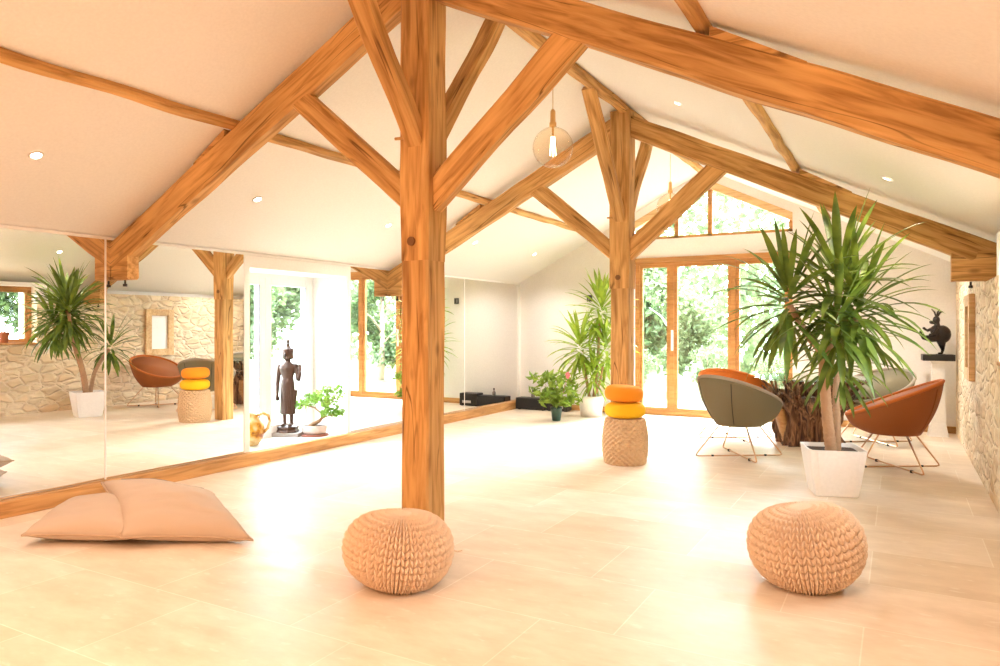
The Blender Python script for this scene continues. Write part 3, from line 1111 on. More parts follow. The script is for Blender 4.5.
# ------------------------------------------------------------------ floor cushions
def pillow(name, label, corners, thick, seed, zip_=False):
    """square linen cushion spanned by four corner points (world)"""
    c = [Vector(p) for p in corners]
    cen = sum(c, Vector()) / 4
    n_ = 34
    e1 = (c[1] - c[0] + c[2] - c[3]).normalized()
    e2 = (c[3] - c[0] + c[2] - c[1]).normalized()
    nrm = e1.cross(e2).normalized()
    if nrm.z < 0:
        nrm = -nrm
    top, bot = [], []
    for i in range(n_ + 1):
        for j in range(n_ + 1):
            u, v = i / n_, j / n_
            # pinched sides
            uu = u + 0.045 * math.sin(PI * v) * (0.5 - u) * 2 * (abs(2 * u - 1) ** 2)
            vv = v + 0.045 * math.sin(PI * u) * (0.5 - v) * 2 * (abs(2 * v - 1) ** 2)
            p = c[0] * (1 - uu) * (1 - vv) + c[1] * uu * (1 - vv) + c[2] * uu * vv + c[3] * (1 - uu) * vv
            h = (max(0, 1 - (2 * u - 1) ** 2) * max(0, 1 - (2 * v - 1) ** 2)) ** 0.42
            q = Vector((u * 3 + seed, v * 3, seed))
            wr_ = noise.noise(q) * 0.022 + noise.noise(Vector((q.x * 1.2, q.y * 4.0, q.z))) * 0.013
            top.append(p + nrm * (thick * 0.62 * h + wr_ * h) - cen)
            bt = p - nrm * (thick * 0.38 * h) - cen
            bot.append(bt)
    N = n_ + 1
    F = []
    for i in range(n_):
        for j in range(n_):
            a = i * N + j
            F.append((a, a + N, a + N + 1, a + 1))
    nb = len(top)
    border = [i for i in range(N * N) if i // N in (0, n_) or i % N in (0, n_)]
    bmap = {}
    verts = list(top)
    for k, p in enumerate(bot):
        if k in set(border):
            bmap[k] = k
        else:
            bmap[k] = len(verts)
            verts.append(p)
    for i in range(n_):
        for j in range(n_):
            a = i * N + j
            F.append((bmap[a], bmap[a + 1], bmap[a + N + 1], bmap[a + N]))
    zmin = min((p.z + cen.z) for p in verts)
    dz = 0.006 - zmin
    o = make(name, verts, F, M['linen'], None, (cen.x, cen.y, cen.z + dz), smooth=True)
    tag(o, label, 'cushion', 'large linen floor cushions')
    loop = [top[i * N] for i in range(N)] + [top[n_ * N + j] for j in range(1, N)] + [top[i * N + n_] for i in range(n_ - 1, -1, -1)] + [top[j] for j in range(n_ - 1, 0, -1)]
    loop.append(loop[0])
    MB().tube(loop, 0.0065, 6).build('piping', M['linen_dark'], o, smooth=True)
    if zip_:
        zl = [top[i * N + n_ - 3] + nrm * 0.002 for i in range(5, n_ - 3)]
        MB().tube(zl, 0.0032, 5).build('zip', M['stoneware'], o)
    return o


pillow('floor_cushion', 'large beige linen floor cushion lying flat at the left, half under the other',
       [(0.86, 2.31, 0.03), (1.46, 2.62, 0.02), (1.08, 3.18, 0.06), (0.50, 2.80, 0.09)], 0.21, 1.3)
pillow('floor_cushion', 'large beige linen floor cushion resting on the edge of the other, beside it',
       [(1.41, 2.57, 0.055), (2.02, 3.00, 0.02), (1.27, 3.33, 0.14), (0.75, 2.86, 0.255)], 0.23, 4.1, zip_=True)


# ------------------------------------------------------------------ lounge chairs
def chair_mesh(kind, leg_turn):
    if kind == 'orange':
        outer = inner = pipe = M['orange_velvet']
    else:
        outer, inner, pipe = (M['grey_fabric'], M['grey_fabric'], M['grey_piping']) if kind == 'grey' else (M['rust_dark'], M['rust_fabric'], M['rust_fabric'])
    t = bpy.data.objects.new('tub_chair', None)
    COL.objects.link(t)
    n_ = 64
    Rr = 0.415
    tilt = 0.175

    def rim(a, r_=Rr):
        # front (low) towards +X
        x = r_ * math.cos(a)
        z = 0.637 - tilt * math.cos(a) / 1.0 * (r_ / Rr)
        return Vector((x * 0.97, r_ * math.sin(a), z))

    def bot(a, r_=0.22):
        return Vector((r_ * math.cos(a) + 0.0, r_ * math.sin(a), 0.315))
    rings = []
    m_ = 14
    rings.append([Vector((0.02 * math.cos(2 * PI * j / n_), 0.02 * math.sin(2 * PI * j / n_), 0.305)) for j in range(n_)])
    rings.append([Vector((0.14 * math.cos(2 * PI * j / n_), 0.14 * math.sin(2 * PI * j / n_), 0.306)) for j in range(n_)])
    for i in range(m_ + 1):
        s = i / m_
        ring = []
        for j in range(n_):
            a = 2 * PI * j / n_
            p = bot(a).lerp(rim(a), s)
            bul = math.sin(PI * s) * 0.035
            d = Vector((math.cos(a), math.sin(a), -0.6)).normalized()
            ring.append(p + d * bul)
        rings.append(ring)
    sh = MB().loft(rings, cap=True)
    # thickness: inner wall
    inn = []
    for i in range(m_, -1, -1):
        s = i / m_
        ring = []
        for j in range(n_):
            a = 2 * PI * j / n_
            p = bot(a, 0.19).lerp(rim(a, Rr - 0.035), s) + Vector((0, 0, 0.05 * (1 - s) + 0.004))
            ring.append(p + Vector((math.cos(a), math.sin(a), -0.6)).normalized() * math.sin(PI * s) * 0.028)
        inn.append(ring)
    # outer shell ends at the rim; join with a rounded lip
    sh2 = MB().loft(rings, cap=True)
    sh2.build('shell', outer, t, smooth=True)
    lin = MB().loft([[p for p in rings[-1]]] + inn, cap=False)
    lin.add(inn[-1], [tuple(range(n_))])
    lin.build('lining', inner, t, smooth=True)
    MB().tube([rim(2 * PI * j / 64, Rr - 0.012) + Vector((0, 0, 0.006)) for j in range(65)], 0.017, 8, cap=False).build('piping', pipe, t, smooth=True)
    # seat cushion
    prof = [(0.01, 0.0), (0.20, 0.0), (0.245, 0.025), (0.25, 0.05), (0.225, 0.08), (0.01, 0.10)]
    MB().lathe(prof, 40, (0.01, 0, 0.365)).build('seat_cushion', inner, t, smooth=True)
    # seams on the outside of the shell
    for a in (R(150), R(210)):
        pts = []
        for i in range(1, m_):
            s = i / m_
            d = Vector((math.cos(a), math.sin(a), -0.6)).normalized()
            pts.append(bot(a).lerp(rim(a), s) + d * (math.sin(PI * s) * 0.035 + 0.001))
        MB().tube(pts, 0.004, 5).build('seam', M['rubber'] if kind == 'grey' else outer, t)
    # two crossing wire sledges
    for k in range(2):
        ca, sa = (math.cos(leg_turn + k * PI / 2), math.sin(leg_turn + k * PI / 2))

        def Q(u, z, off=0.0):
            return (ca * u - sa * off, sa * u + ca * off, z)
        hw = 0.44
        hz_ = 0.006 + 0.008 * k
        pts = [Q(-0.20, 0.315), Q(-hw + 0.015, hz_ + 0.03), Q(-hw + 0.004, hz_ + 0.008), Q(-hw + 0.03, hz_ + 0.0), Q(0, hz_), Q(hw - 0.03, hz_), Q(hw - 0.004, hz_ + 0.008), Q(hw - 0.015, hz_ + 0.03), Q(0.20, 0.315)]
        leg = MB().tube(pts, 0.0078, 8).build('leg_frame', M['brass'], t, smooth=True)
        for u in (-0.27, 0.27):
            MB().lathe([(0.014, 0.0), (0.014, hz_ + 0.009)], 10, Q(u, 0)).build('foot_pad', M['rubber'], leg)
    return t


SR = Vector((math.cos(R(YAW)), math.sin(R(YAW)), 0))
SF = Vector((-math.sin(R(YAW)), math.cos(R(YAW)), 0))


def facing(r_, f_):
    d = SR * r_ + SF * f_
    return math.atan2(d.y, d.x)


for kind, x, y, rz, lab in (
        ('grey', 3.97, 7.45, facing(0.85, 0.5), 'grey tub chair with rose gold wire legs, left of the root table in front'),
        ('orange', 3.70, 8.66, facing(0.7, 0.7), 'orange tub chair behind the grey one, left of the root table'),
        ('rust', 5.33, 7.56, facing(-0.85, 0.5), 'rust orange tub chair with wire legs beside the white planter, right of the root table'),
        ('grey', 5.13, 9.10, facing(-0.8, -0.35), 'grey tub chair behind the rust one, near the sculpture pedestal')):
    c = chair_mesh(kind, R(YAW) + 0.05 - rz)
    c.location = (x, y, 0)
    c.rotation_euler = (0, 0, rz)
    tag(c, lab, 'chair', 'tub chairs around the root table')

# ------------------------------------------------------------------ root table
rt = thing('root_table', 'gnarled root stump table with a round glass top among the tub chairs', 'table', (4.50, 8.62, 0))
random.seed(5)
rings = []
nn = 96
for i in range(26):
    t = i / 25
    z = 0.50 * t
    base = 0.27 + 0.06 * (1 - t) ** 3 + 0.15 * t ** 1.6
    ring = []
    for j in range(nn):
        a = 2 * PI * j / nn
        q = Vector((math.cos(a) * 2.1, math.sin(a) * 2.1, t * 0.9))
        d = abs(noise.noise(q * 1.6)) * 0.16 + noise.noise(q * 4.5) * 0.035
        rr_ = base + d - 0.04
        zz = z + (noise.noise(Vector((math.cos(a) * 3, math.sin(a) * 3, 8))) * 0.16 * t)
        ring.append((rr_ * math.cos(a), rr_ * math.sin(a), max(0, zz)))
    rings.append(ring)
MB().loft(rings).build('stump', M['root'], rt, smooth=True)
roots = MB()
for k in range(46):
    a = 2 * PI * k / 46 + random.uniform(-0.1, 0.1)
    z0 = random.uniform(0.28, 0.50)
    r0 = 0.27
    ln = random.uniform(0.16, 0.36)
    up_ = random.uniform(0.1, 1.5)
    pts, rad = [], []
    for s in range(6):
        u = s / 5
        aa = a + math.sin(u * 3 + k) * 0.12
        pts.append(((r0 + ln * u) * math.cos(aa), (r0 + ln * u) * math.sin(aa), min(0.715, z0 + ln * up_ * u + 0.03 * math.sin(u * 7 + k))))
        rad.append(0.035 * (1 - u * 0.75) * (0.7 + 0.5 * ((k * 7) % 5) / 5))
    roots.tube(pts, rad, 8)
for k in range(16):
    a = 2 * PI * k / 16
    roots.tube([(0.20 * math.cos(a), 0.20 * math.sin(a), 0.55), (0.22 * math.cos(a + .1), 0.22 * math.sin(a + .1), 0.66), (0.25 * math.cos(a + .2), 0.25 * math.sin(a + .2), 0.725)], [0.05, 0.035, 0.015], 8)
roots.build('roots', M['root'], rt, smooth=True)
# smooth flared buttress at the left
dl = -SR * 1.0 - SF * 0.15
bt = MB()
pr_ = []
for s in range(8):
    u = s / 7
    c_ = dl * (0.44 - 0.20 * u) * 1.0
    z = 0.40 * (1 - u)
    c_ = dl * (0.36 - 0.13 * u)
    pr_.append(([c_ + Vector((0, 0, z)) + SR * (0.06 * math.cos(2 * PI * j / 12)) + SF * (0.10 * math.sin(2 * PI * j / 12)) for j in range(12)]))
bt.loft(pr_).build('buttress', M['oak_joinery'], rt, smooth=True)
MB().lathe([(0.0005, 0.728), (0.62, 0.728), (0.63, 0.734), (0.63, 0.740), (0.62, 0.746), (0.0005, 0.746)], 96).build('glass_top', M['tabletop'], rt)


# ------------------------------------------------------------------ leafy plants
def strap_leaves(center, n_, length, width, seed, droop=0.9, spread=0.05, segs=8, stem=0.2, ymax=None):
    """rosette of long strap leaves: returns MB"""
    rnd = random.Random(seed)
    mb = MB()
    for k in range(n_):
        t = (k + 0.5) / n_
        a = k * 2.39996 + rnd.uniform(-0.2, 0.2)
        el = R(76) * (1 - t) ** 1.25 + R(-52) * t + rnd.uniform(-0.12, 0.12)
        ln = length * rnd.uniform(0.78, 1.1) * (0.82 + 0.25 * math.sin(PI * min(1, t + 0.15)))
        d = Vector((math.cos(a) * math.cos(el), math.sin(a) * math.cos(el), math.sin(el)))
        p = Vector(center) + Vector((0, 0, (0.5 - t) * stem)) + Vector((math.cos(a), math.sin(a), 0)) * spread
        g = droop * rnd.uniform(0.5, 1.3)
        w0 = width * rnd.uniform(0.8, 1.15)
        side = d.cross(Vector((0, 0, 1)))
        if side.length < 0.05:
            side = Vector((-math.sin(a), math.cos(a), 0))
        side.normalize()
        tw = rnd.uniform(-0.5, 0.5)
        v, f = [], []
        for s in range(segs + 1):
            u = s / segs
            w_ = w0 * (0.55 + 1.1 * u - 1.65 * u ** 3.2) if u < 1 else 0.0
            w_ = max(w_, w0 * 0.03)
            sd = (side * math.cos(tw * u) + d.cross(side).normalized() * math.sin(tw * u))
            nr = sd.cross(d).normalized()
            tri = [p - sd * w_ / 2 + nr * w_ * 0.16, p, p + sd * w_ / 2 + nr * w_ * 0.16]
            if ymax is not None:      # leaves press against the wall
                tri = [Vector((q_.x, min(q_.y, ymax - 0.002 * (k % 7)), q_.z)) for q_ in tri]
            v += tri
            if s < segs:
                b = len(v) - 3
                f += [(b, b + 1, b + 4, b + 3), (b + 1, b + 2, b + 5, b + 4)]
            p = p + d * (ln / segs)
            d = (d + Vector((0, 0, -g / segs * (0.35 + 1.2 * u) * (0.25 + math.cos(el) ** 1)))).normalized()
        mb.add(v, f)
    return mb


def planter(parent, name, mat, w_top, w_bot, h, loc=(0, 0, 0), rz=0, soil=True):
    n_ = 40
    rings = []

    def sq(w, z):
        out = []
        for j in range(n_):
            a = 2 * PI * j / n_
            k = 0.14
            ca, sa = math.cos(a), math.sin(a)
            r_ = (abs(ca) ** (2 / k * 0.9) + abs(sa) ** (2 / k * 0.9)) ** (-k / 2 / 0.9)
            out.append((loc[0] + w / 2 * ca * r_, loc[1] + w / 2 * sa * r_, loc[2] + z))
        return out
    rings = [sq(w_bot * 0.96, 0), sq(w_bot, 0.01)]
    for i in range(1, 7):
        u = i / 6
        rings.append(sq(w_bot + (w_top - w_bot) * u ** 0.9, 0.01 + (h - 0.01) * u))
    rings += [sq(w_top - 0.03, h), sq(w_top - 0.036, h - 0.01), sq(w_top - 0.06, h - 0.045)]
    MB().loft(rings).build(name, mat, parent, rot=(0, 0, rz), smooth=False)
    if soil:
        MB().loft([sq(w_top - 0.055, h - 0.05), sq(w_top - 0.055, h - 0.03)]).build('soil', M['soil'], parent, rot=(0, 0, rz))


yu = thing('potted_yucca', 'tall potted yucca with a thick ringed trunk in a square white planter', 'potted plant', (4.92, 6.16, 0))
planter(yu, 'planter', M['pot_white'], 0.42, 0.315, 0.36, rz=R(17))


def V3(r_, f_, z):
    p = SR * r_ + SF * f_
    return Vector((p.x, p.y, z))


def stem_pts(ctrl, n_=26):
    out = []
    m_ = len(ctrl) - 1
    for i in range(n_ + 1):
        t = i / n_ * m_
        k = min(int(t), m_ - 1)
        u = t - k
        p0, p1, p2, p3 = ctrl[max(k - 1, 0)], ctrl[k], ctrl[k + 1], ctrl[min(k + 2, m_)]
        out.append(0.5 * ((2 * p1) + (p2 - p0) * u + (2 * p0 - 5 * p1 + 4 * p2 - p3) * u * u + (3 * p1 - p0 - 3 * p2 + p3) * u ** 3))
    return out


def trunk(parent, ctrl, r0, r1, mat, name='trunk', n_=60):
    pts = stem_pts(ctrl, n_)
    rad = [(r0 + (r1 - r0) * i / n_) * (1 + 0.09 * ((i % 3) == 0)) for i in range(n_ + 1)]
    return MB().tube(pts, rad, 14).build(name, mat, parent, smooth=True)


H1, H2, H3 = V3(-0.07, -0.26, 1.56), V3(-0.44, -0.24, 1.47), V3(0.19, 0.30, 0.98)
H4, H5 = V3(0.08, -0.24, 1.38), V3(-0.16, -0.42, 1.30)
trunk(yu, [V3(-0.02, -0.02, 0.32), V3(-0.07, -0.06, 0.62), V3(-0.13, -0.14, 0.95), V3(-0.15, -0.20, 1.16)], 0.042, 0.034, M['bark'])
trunk(yu, [V3(0.05, 0.03, 0.32), V3(0.07, 0.08, 0.60), V3(0.10, 0.16, 0.78), V3(0.18, 0.28, 0.96)], 0.030, 0.022, M['bark'])
for h_, r_ in ((H1, 0.034), (H2, 0.030), (H4, 0.028), (H5, 0.026)):
    a_ = V3(-0.145, -0.19, 1.08)
    trunk(yu, [a_, a_.lerp(h_, 0.5) + V3(0, 0, -0.03), h_], r_, r_ * 0.7, M['bark'], 'branch', 24)
YC = 0.95     # leaves stay below the ceiling
for h_, n__, ln_, wd_, sd_, dr_, st_ in ((H1, 66, 0.57, 0.060, 11, 0.75, 0.42), (H2, 60, 0.56, 0.056, 12, 0.85, 0.36), (H3, 46, 0.44, 0.050, 13, 1.0, 0.28),
                                  (H4, 60, 0.55, 0.056, 14, 1.0, 0.40), (H5, 44, 0.50, 0.058, 15, 1.3, 0.36)):
    strap_leaves(h_, n__, ln_, wd_, sd_, droop=dr_, stem=st_).build('foliage', M['yucca_leaf'], yu, smooth=True)

# dracaena in the far left corner, in a white pot
dr = thing('potted_dracaena', 'tall pale green potted dracaena in a white pot behind the far post', 'potted plant', (1.47, 9.72, 0))
MB().lathe([(0.13, 0), (0.15, 0.01), (0.185, 0.26), (0.19, 0.30), (0.175, 0.30), (0.165, 0.26)], 36).build('pot', M['pot_white'], dr, smooth=True)
MB().lathe([(0.001, 0.24), (0.168, 0.25)], 24).build('soil', M['soil'], dr)
trunk(dr, [V3(-0.02, 0, 0.24), V3(-0.06, 0, 0.5), V3(-0.13, 0.0, 0.86)], 0.024, 0.018, M['bark'], 'trunk', 24)
trunk(dr, [V3(0.04, 0, 0.24), V3(0.10, 0.02, 0.8), V3(0.13, 0.0, 1.42)], 0.026, 0.018, M['bark'], 'trunk', 36)
trunk(dr, [V3(0.02, -.03, 0.24), V3(0.12, -0.05, 0.5), V3(0.16, -.07, 0.72)], 0.022, 0.016, M['bark'], 'trunk', 24)
strap_leaves(V3(-0.16, -0.02, 0.98), 70, 0.48, 0.055, 21, droop=0.9, stem=0.34, ymax=0.555).build('foliage', M['dracaena_leaf'], dr, smooth=True)
strap_leaves(V3(0.15, 0.0, 1.50), 76, 0.48, 0.055, 22, droop=0.9, stem=0.44, ymax=0.555).build('foliage', M['dracaena_leaf'], dr, smooth=True)
strap_leaves(V3(0.20, -0.06, 0.95), 60, 0.46, 0.055, 23, droop=1.0, stem=0.5, ymax=0.555).build('foliage', M['dracaena_leaf'], dr, smooth=True)
strap_leaves(V3(0.02, -0.08, 0.60), 44, 0.38, 0.050, 24, droop=1.0, stem=0.3, ymax=0.555).build('foliage', M['dracaena_leaf'], dr, smooth=True)


def leaf_cloud(mb, center, rad, n_, size, rnd, aspect=0.55):
    for _ in range(n_):
        d = Vector((rnd.gauss(0, 1), rnd.gauss(0, 1), rnd.gauss(0, 1)))
        d.normalize()
        d *= rnd.random() ** 0.4
        p = Vector(center) + Vector((d.x * rad[0], d.y * rad[1], d.z * rad[2]))
        a = Vector((rnd.gauss(0, 1), rnd.gauss(0, 1), rnd.gauss(0, 0.7))).normalized()
        b = a.cross(Vector((rnd.gauss(0, 1), rnd.gauss(0, 1), rnd.gauss(0, 1)))).normalized()
        s = size * rnd.uniform(0.7, 1.3)
        n2 = a.cross(b) * s * 0.12
        mb.add([p - a * s / 2, p - b * s * aspect / 2 + n2, p + a * s / 2, p + b * s * aspect / 2 + n2], [(0, 1, 2, 3)])
    return mb


hp = thing('flowering_houseplant', 'bushy houseplant with a pink flower in a dark green pot before the dracaena', 'potted plant', (1.24, 9.02, 0))
MB().lathe([(0.05, 0), (0.058, 0.005), (0.078, 0.15), (0.082, 0.19), (0.072, 0.19), (0.066, 0.15)], 28).build('pot', M['green_pot'], hp, smooth=True)
MB().lathe([(0.001, 0.155), (0.07, 0.16)], 20).build('soil', M['soil'], hp)
rnd = random.Random(3)
sm = MB()
fm = MB()
for k in range(34):
    a = k * 2.4
    r_ = rnd.uniform(0.05, 0.30)
    z = rnd.uniform(0.24, 0.66)
    tip = V3(r_ * math.cos(a) - 0.02, r_ * math.sin(a) * 0.8, z)
    sm.tube([(0, 0, 0.15), tip * 0.5 + Vector((0, 0, 0.14)), tip], [0.004, 0.003, 0.002], 5)
    leaf_cloud(fm, tip, (0.08, 0.08, 0.08), 11, 0.13, rnd, 0.4)
sm.build('stems', M['philo_leaf'], hp)
fm.build('foliage', M['philo_leaf'], hp)
pf = MB()
fc = V3(0.15, -0.05, 0.63)
for k in range(5):
    a = 2 * PI * k / 5
    pf.ball(fc + V3(0.018 * math.cos(a), 0, 0.028 * math.sin(a)), (0.018, 0.008, 0.026), 10, 6)
pf.tube([(0, 0, 0.16), fc * 0.6, fc], 0.003, 5)
pf.build('flower', M['pink'], hp, smooth=True)

# ------------------------------------------------------------------ niche: standing figure, bonsai, jug
bz = NZ0
figure = thing('buddha_statue', 'dark bronze standing statue with a tall spired headdress, in the niche', 'statue', (-0.42, 5.665, bz), R(YAW - 8))
pl = MB().box((-0.165, -0.115, 0), (0.165, 0.115, 0.045))
bevel(pl.build('plinth', M['stoneware'], figure), 0.006)
MB().lathe([(0.12, 0.045), (0.125, 0.055), (0.105, 0.075), (0.115, 0.095), (0.11, 0.105)], 8).build('lotus_base', M['bronze'], figure, rot=(0, 0, R(22.5)))


def sec(cx_, cy_, z, rx_, ry_, n_=20):
    return [(cx_ + rx_ * math.cos(2 * PI * j / n_), cy_ + ry_ * math.sin(2 * PI * j / n_), z) for j in range(n_)]


b = MB()
# feet and ankles
for sx in (-0.038, 0.042):
    b.tube([(sx, 0, 0.12), (sx, 0, 0.26)], [0.020, 0.024], 12)
    b.ball((sx, -0.035, 0.122), (0.022, 0.052, 0.018), 14, 8)
# robe, waist, chest, shoulders, neck
b.loft([sec(0, 0, 0.235, .082, .050), sec(0, 0, 0.245, .088, .056), sec(0, 0, 0.36, .080, .056), sec(0, 0, 0.50, .080, .058),
        sec(0, -.004, 0.575, .076, .055), sec(0, 0, 0.63, .064, .048), sec(0, -.004, 0.69, .078, .054), sec(0, -.004, 0.735, .096, .056),
        sec(0, 0, 0.765, .100, .048), sec(0, 0, 0.785, .070, .038), sec(0, 0, 0.80, .034, .032), sec(0, 0, 0.83, .030, .030)])
# lowered arm
b.ball((-0.088, 0, 0.752), (0.036, 0.034, 0.034), 14, 10)
b.ball((0.088, 0, 0.752), (0.036, 0.034, 0.034), 14, 10)
b.tube([(-0.092, 0, 0.755), (-0.110, 0.005, 0.66), (-0.116, -0.005, 0.56), (-0.112, -0.02, 0.46)], [0.032, 0.029, 0.024, 0.018], 12)
b.ball((-0.110, -0.024, 0.435), (0.017, 0.020, 0.034), 12, 8)
for i in range(4):
    b.tube([(-0.116 + 0.006 * i, -0.037 + 0.012 * i, 0.42), (-0.115 + 0.005 * i, -0.039 + 0.012 * i, 0.378 + 0.004 * abs(i - 1.5))], 0.0075, 6)
# raised arm
b.tube([(0.092, 0, 0.755), (0.112, 0.0, 0.68), (0.125, -0.01, 0.61)], [0.032, 0.029, 0.026], 12)
b.tube([(0.125, -0.01, 0.61), (0.155, -0.05, 0.655), (0.167, -0.065, 0.70)], [0.026, 0.021, 0.017], 12)
b.ball((0.167, -0.070, 0.725), (0.020, 0.010, 0.026), 12, 8)
for i in range(4):
    x_ = 0.153 + 0.0095 * i
    b.tube([(x_, -0.071, 0.742), (x_ + 0.0005 * i, -0.071, 0.785 - 0.006 * abs(i - 1.5))], 0.0052, 6)
b.tube([(0.148, -0.072, 0.715), (0.138, -0.076, 0.738)], 0.006, 6)
# head with face
b.ball((0, -0.004, 0.885), (0.060, 0.062, 0.072), 24, 16)
b.ball((0, -0.022, 0.857), (0.030, 0.030, 0.028), 16, 10)
b.tube([(0, -0.060, 0.90), (0, -0.074, 0.873)], [0.006, 0.010], 8)
b.ball((0, -0.054, 0.850), (0.018, 0.008, 0.006), 10, 6)
for sx in (-1, 1):
    b.ball((sx * 0.022, -0.058, 0.896), (0.012, 0.006, 0.005), 10, 6)
    b.tube([(sx * 0.054, 0, 0.90), (sx * 0.057, 0, 0.86), (sx * 0.052, -.002, 0.83)], [0.009, 0.008, 0.010], 8)
b.loft([sec(0, 0.004, 0.902, .065, .066), sec(0, 0.004, 0.940, .062, .064), sec(0, 0.006, 0.955, .040, .042), sec(0, 0.006, 0.970, .024, .025),
        sec(0, 0.006, 0.985, .022, .022), sec(0, 0.006, 1.00, .016, .016), sec(0, 0.006, 1.03, .018, .014), sec(-.003, 0.006, 1.055, .010, .010), sec(-.006, 0.006, 1.085, .003, .003)])
# hanging robe edge beside the legs
b.loft([sec(0.085, 0.0, 0.50, .030, .020), sec(0.078, 0, 0.40, .018, .030), sec(0.07, 0, 0.28, .014, .036)])
bo = b.build('body', M['bronze'], figure, smooth=True)
rm = bo.modifiers.new('remesh', 'REMESH')
rm.mode = 'VOXEL'
rm.voxel_size = 0.0045
rm.use_smooth_shade = True
# robe folds
fo = MB()
for k in range(7):
    x_ = -0.06 + 0.02 * k
    fo.tube([(x_ * 0.7, -0.052 + abs(x_) * 0.15, 0.60), (x_ * 1.0, -0.060 + abs(x_) * 0.25, 0.42), (x_ * 1.15, -0.056 + abs(x_) * 0.35, 0.25)], 0.0045, 6)
fo.build('robe_folds', M['bronze'], figure, smooth=True)

bn = thing('bonsai', 'small bonsai tree in an oval pale pot, right of the statue in the niche', 'bonsai', (-0.19, 5.83, bz), R(YAW))
bn.scale = (1.17, 1.17, 1.12)
MB().lathe([(0.125, 0), (0.13, 0.006), (0.13, 0.014), (0.12, 0.016)], 32).build('tray', M['bonsai_tray'], bn)
ring_ = [(r_, z) for r_, z in ((0.085, 0.016), (0.105, 0.022), (0.115, 0.05), (0.118, 0.085), (0.122, 0.10), (0.110, 0.10), (0.106, 0.085))]
MB().loft([[(r_ * math.cos(2 * PI * j / 36), r_ * 0.75 * math.sin(2 * PI * j / 36), z) for j in range(36)] for r_, z in ring_]).build('pot', M['bonsai_pot'], bn, smooth=True)
MB().loft([[(0.107 * math.cos(2 * PI * j / 30), 0.08 * math.sin(2 * PI * j / 30), z) for j in range(30)] for z in (0.085, 0.094)]).build('soil', M['soil'], bn)
tk = MB().tube([(-0.035, 0, 0.085), (0.0, 0, 0.115), (0.045, 0, 0.14), (0.085, 0.01, 0.19), (0.10, 0.01, 0.26), (0.13, 0, 0.34)], [0.026, 0.021, 0.018, 0.014, 0.010, 0.006], 10)
tk.tube([(-0.035, 0, 0.10), (-0.065, 0.02, 0.088)], [0.016, 0.006], 8)
tk.tube([(0.085, 0.01, 0.19), (0.0, 0.0, 0.27), (-0.10, 0.0, 0.30), (-0.15, 0, 0.27)], [0.010, 0.007, 0.005, 0.003], 8)
tk.tube([(0.06, 0.0, 0.16), (0.13, 0.0, 0.19), (0.20, 0, 0.20)], [0.009, 0.006, 0.004], 8)
tk.tube([(0.10, 0.01, 0.26), (0.17, 0, 0.33), (0.22, 0, 0.43)], [0.008, 0.005, 0.003], 8)
tk.build('trunk', M['bonsai_bark'], bn, smooth=True)
rnd = random.Random(8)
bl_ = MB()
for c_, r_, n_ in (((-0.12, 0, 0.285), (0.075, 0.06, 0.05), 95), ((-0.03, 0, 0.33), (0.08, 0.07, 0.06), 110), ((0.06, 0, 0.36), (0.08, 0.07, 0.07), 120),
                   ((0.13, 0, 0.30), (0.09, 0.07, 0.07), 110), ((0.18, 0, 0.22), (0.08, 0.06, 0.05), 100), ((0.10, 0, 0.215), (0.07, 0.06, 0.04), 60),
                   ((0.20, 0, 0.40), (0.06, 0.05, 0.06), 60), ((0.12, 0, 0.42), (0.06, 0.05, 0.04), 40)):
    leaf_cloud(bl_, (c_[0] * 1.12, c_[1], c_[2] * 1.12 - 0.02), (r_[0] * 1.1, r_[1], r_[2] * 1.1), int(n_ * 0.9), 0.042, rnd, 0.6)
bl_.build('foliage', M['bonsai_leaf'], bn)

jg = thing('ceramic_jug', 'yellow and brown glazed ceramic jug with a handle, left of the statue', 'jug', (-0.27, 5.02, bz), R(YAW))
jg.scale = (1.22, 1.22, 1.15)
MB().lathe([(0.05, 0), (0.062, 0.006), (0.098, 0.06), (0.112, 0.12), (0.105, 0.18), (0.075, 0.225), (0.060, 0.25), (0.064, 0.275), (0.056, 0.275), (0.052, 0.25), (0.065, 0.22)], 40, cap=True).build('body', M['jug'], jg, smooth=True)
MB().tube([(0.055, 0, 0.262), (0.10, 0, 0.282), (0.145, 0, 0.262), (0.158, 0, 0.21), (0.14, 0, 0.15), (0.102, 0, 0.11)], [0.012, 0.011, 0.011, 0.011, 0.011, 0.012], 10).build('handle', M['jug'], jg, smooth=True)
MB().tube([(-0.05, 0, 0.262), (-0.075, 0, 0.275), (-0.09, 0, 0.288)], [0.020, 0.015, 0.010], 10).build('spout', M['jug'], jg, smooth=True)

# ------------------------------------------------------------------ boxes by the far wall
bx = thing('black_box', 'low black box on the floor in the far left corner under the mirror edge', 'box', (0.36, 10.06, 0), 0, 'black boxes along the far wall')
bevel(MB().box((-0.255, -0.10, 0.01), (0.255, 0.10, 0.185)).build('body', M['black'], bx), 0.006)
bevel(MB().box((-0.24, -0.108, 0.025), (0.24, -0.10, 0.17)).build('front_panel', M['rubber'], bx), 0.003)
for q_ in (-0.22, 0.19):
    MB().box((q_, -0.08, 0), (q_ + 0.03, 0.08, 0.01)).build('foot', M['rubber'], bx)
bt_ = thing('small_bottle', 'small dark bottle standing on the low black box', 'bottle', (0.36, 10.06, 0.186))
MB().lathe([(0.026, 0), (0.028, 0.004), (0.028, 0.055), (0.012, 0.075), (0.010, 0.095)], 20).build('body', M['stoneware'], bt_, smooth=True)
MB().lathe([(0.013, 0.094), (0.013, 0.118), (0.010, 0.12)], 16).build('cap', M['black'], bt_)
rd = thing('stereo_unit', 'black stereo unit with silver controls, half hidden behind the houseplant', 'stereo', (0.80, 10.08, 0))
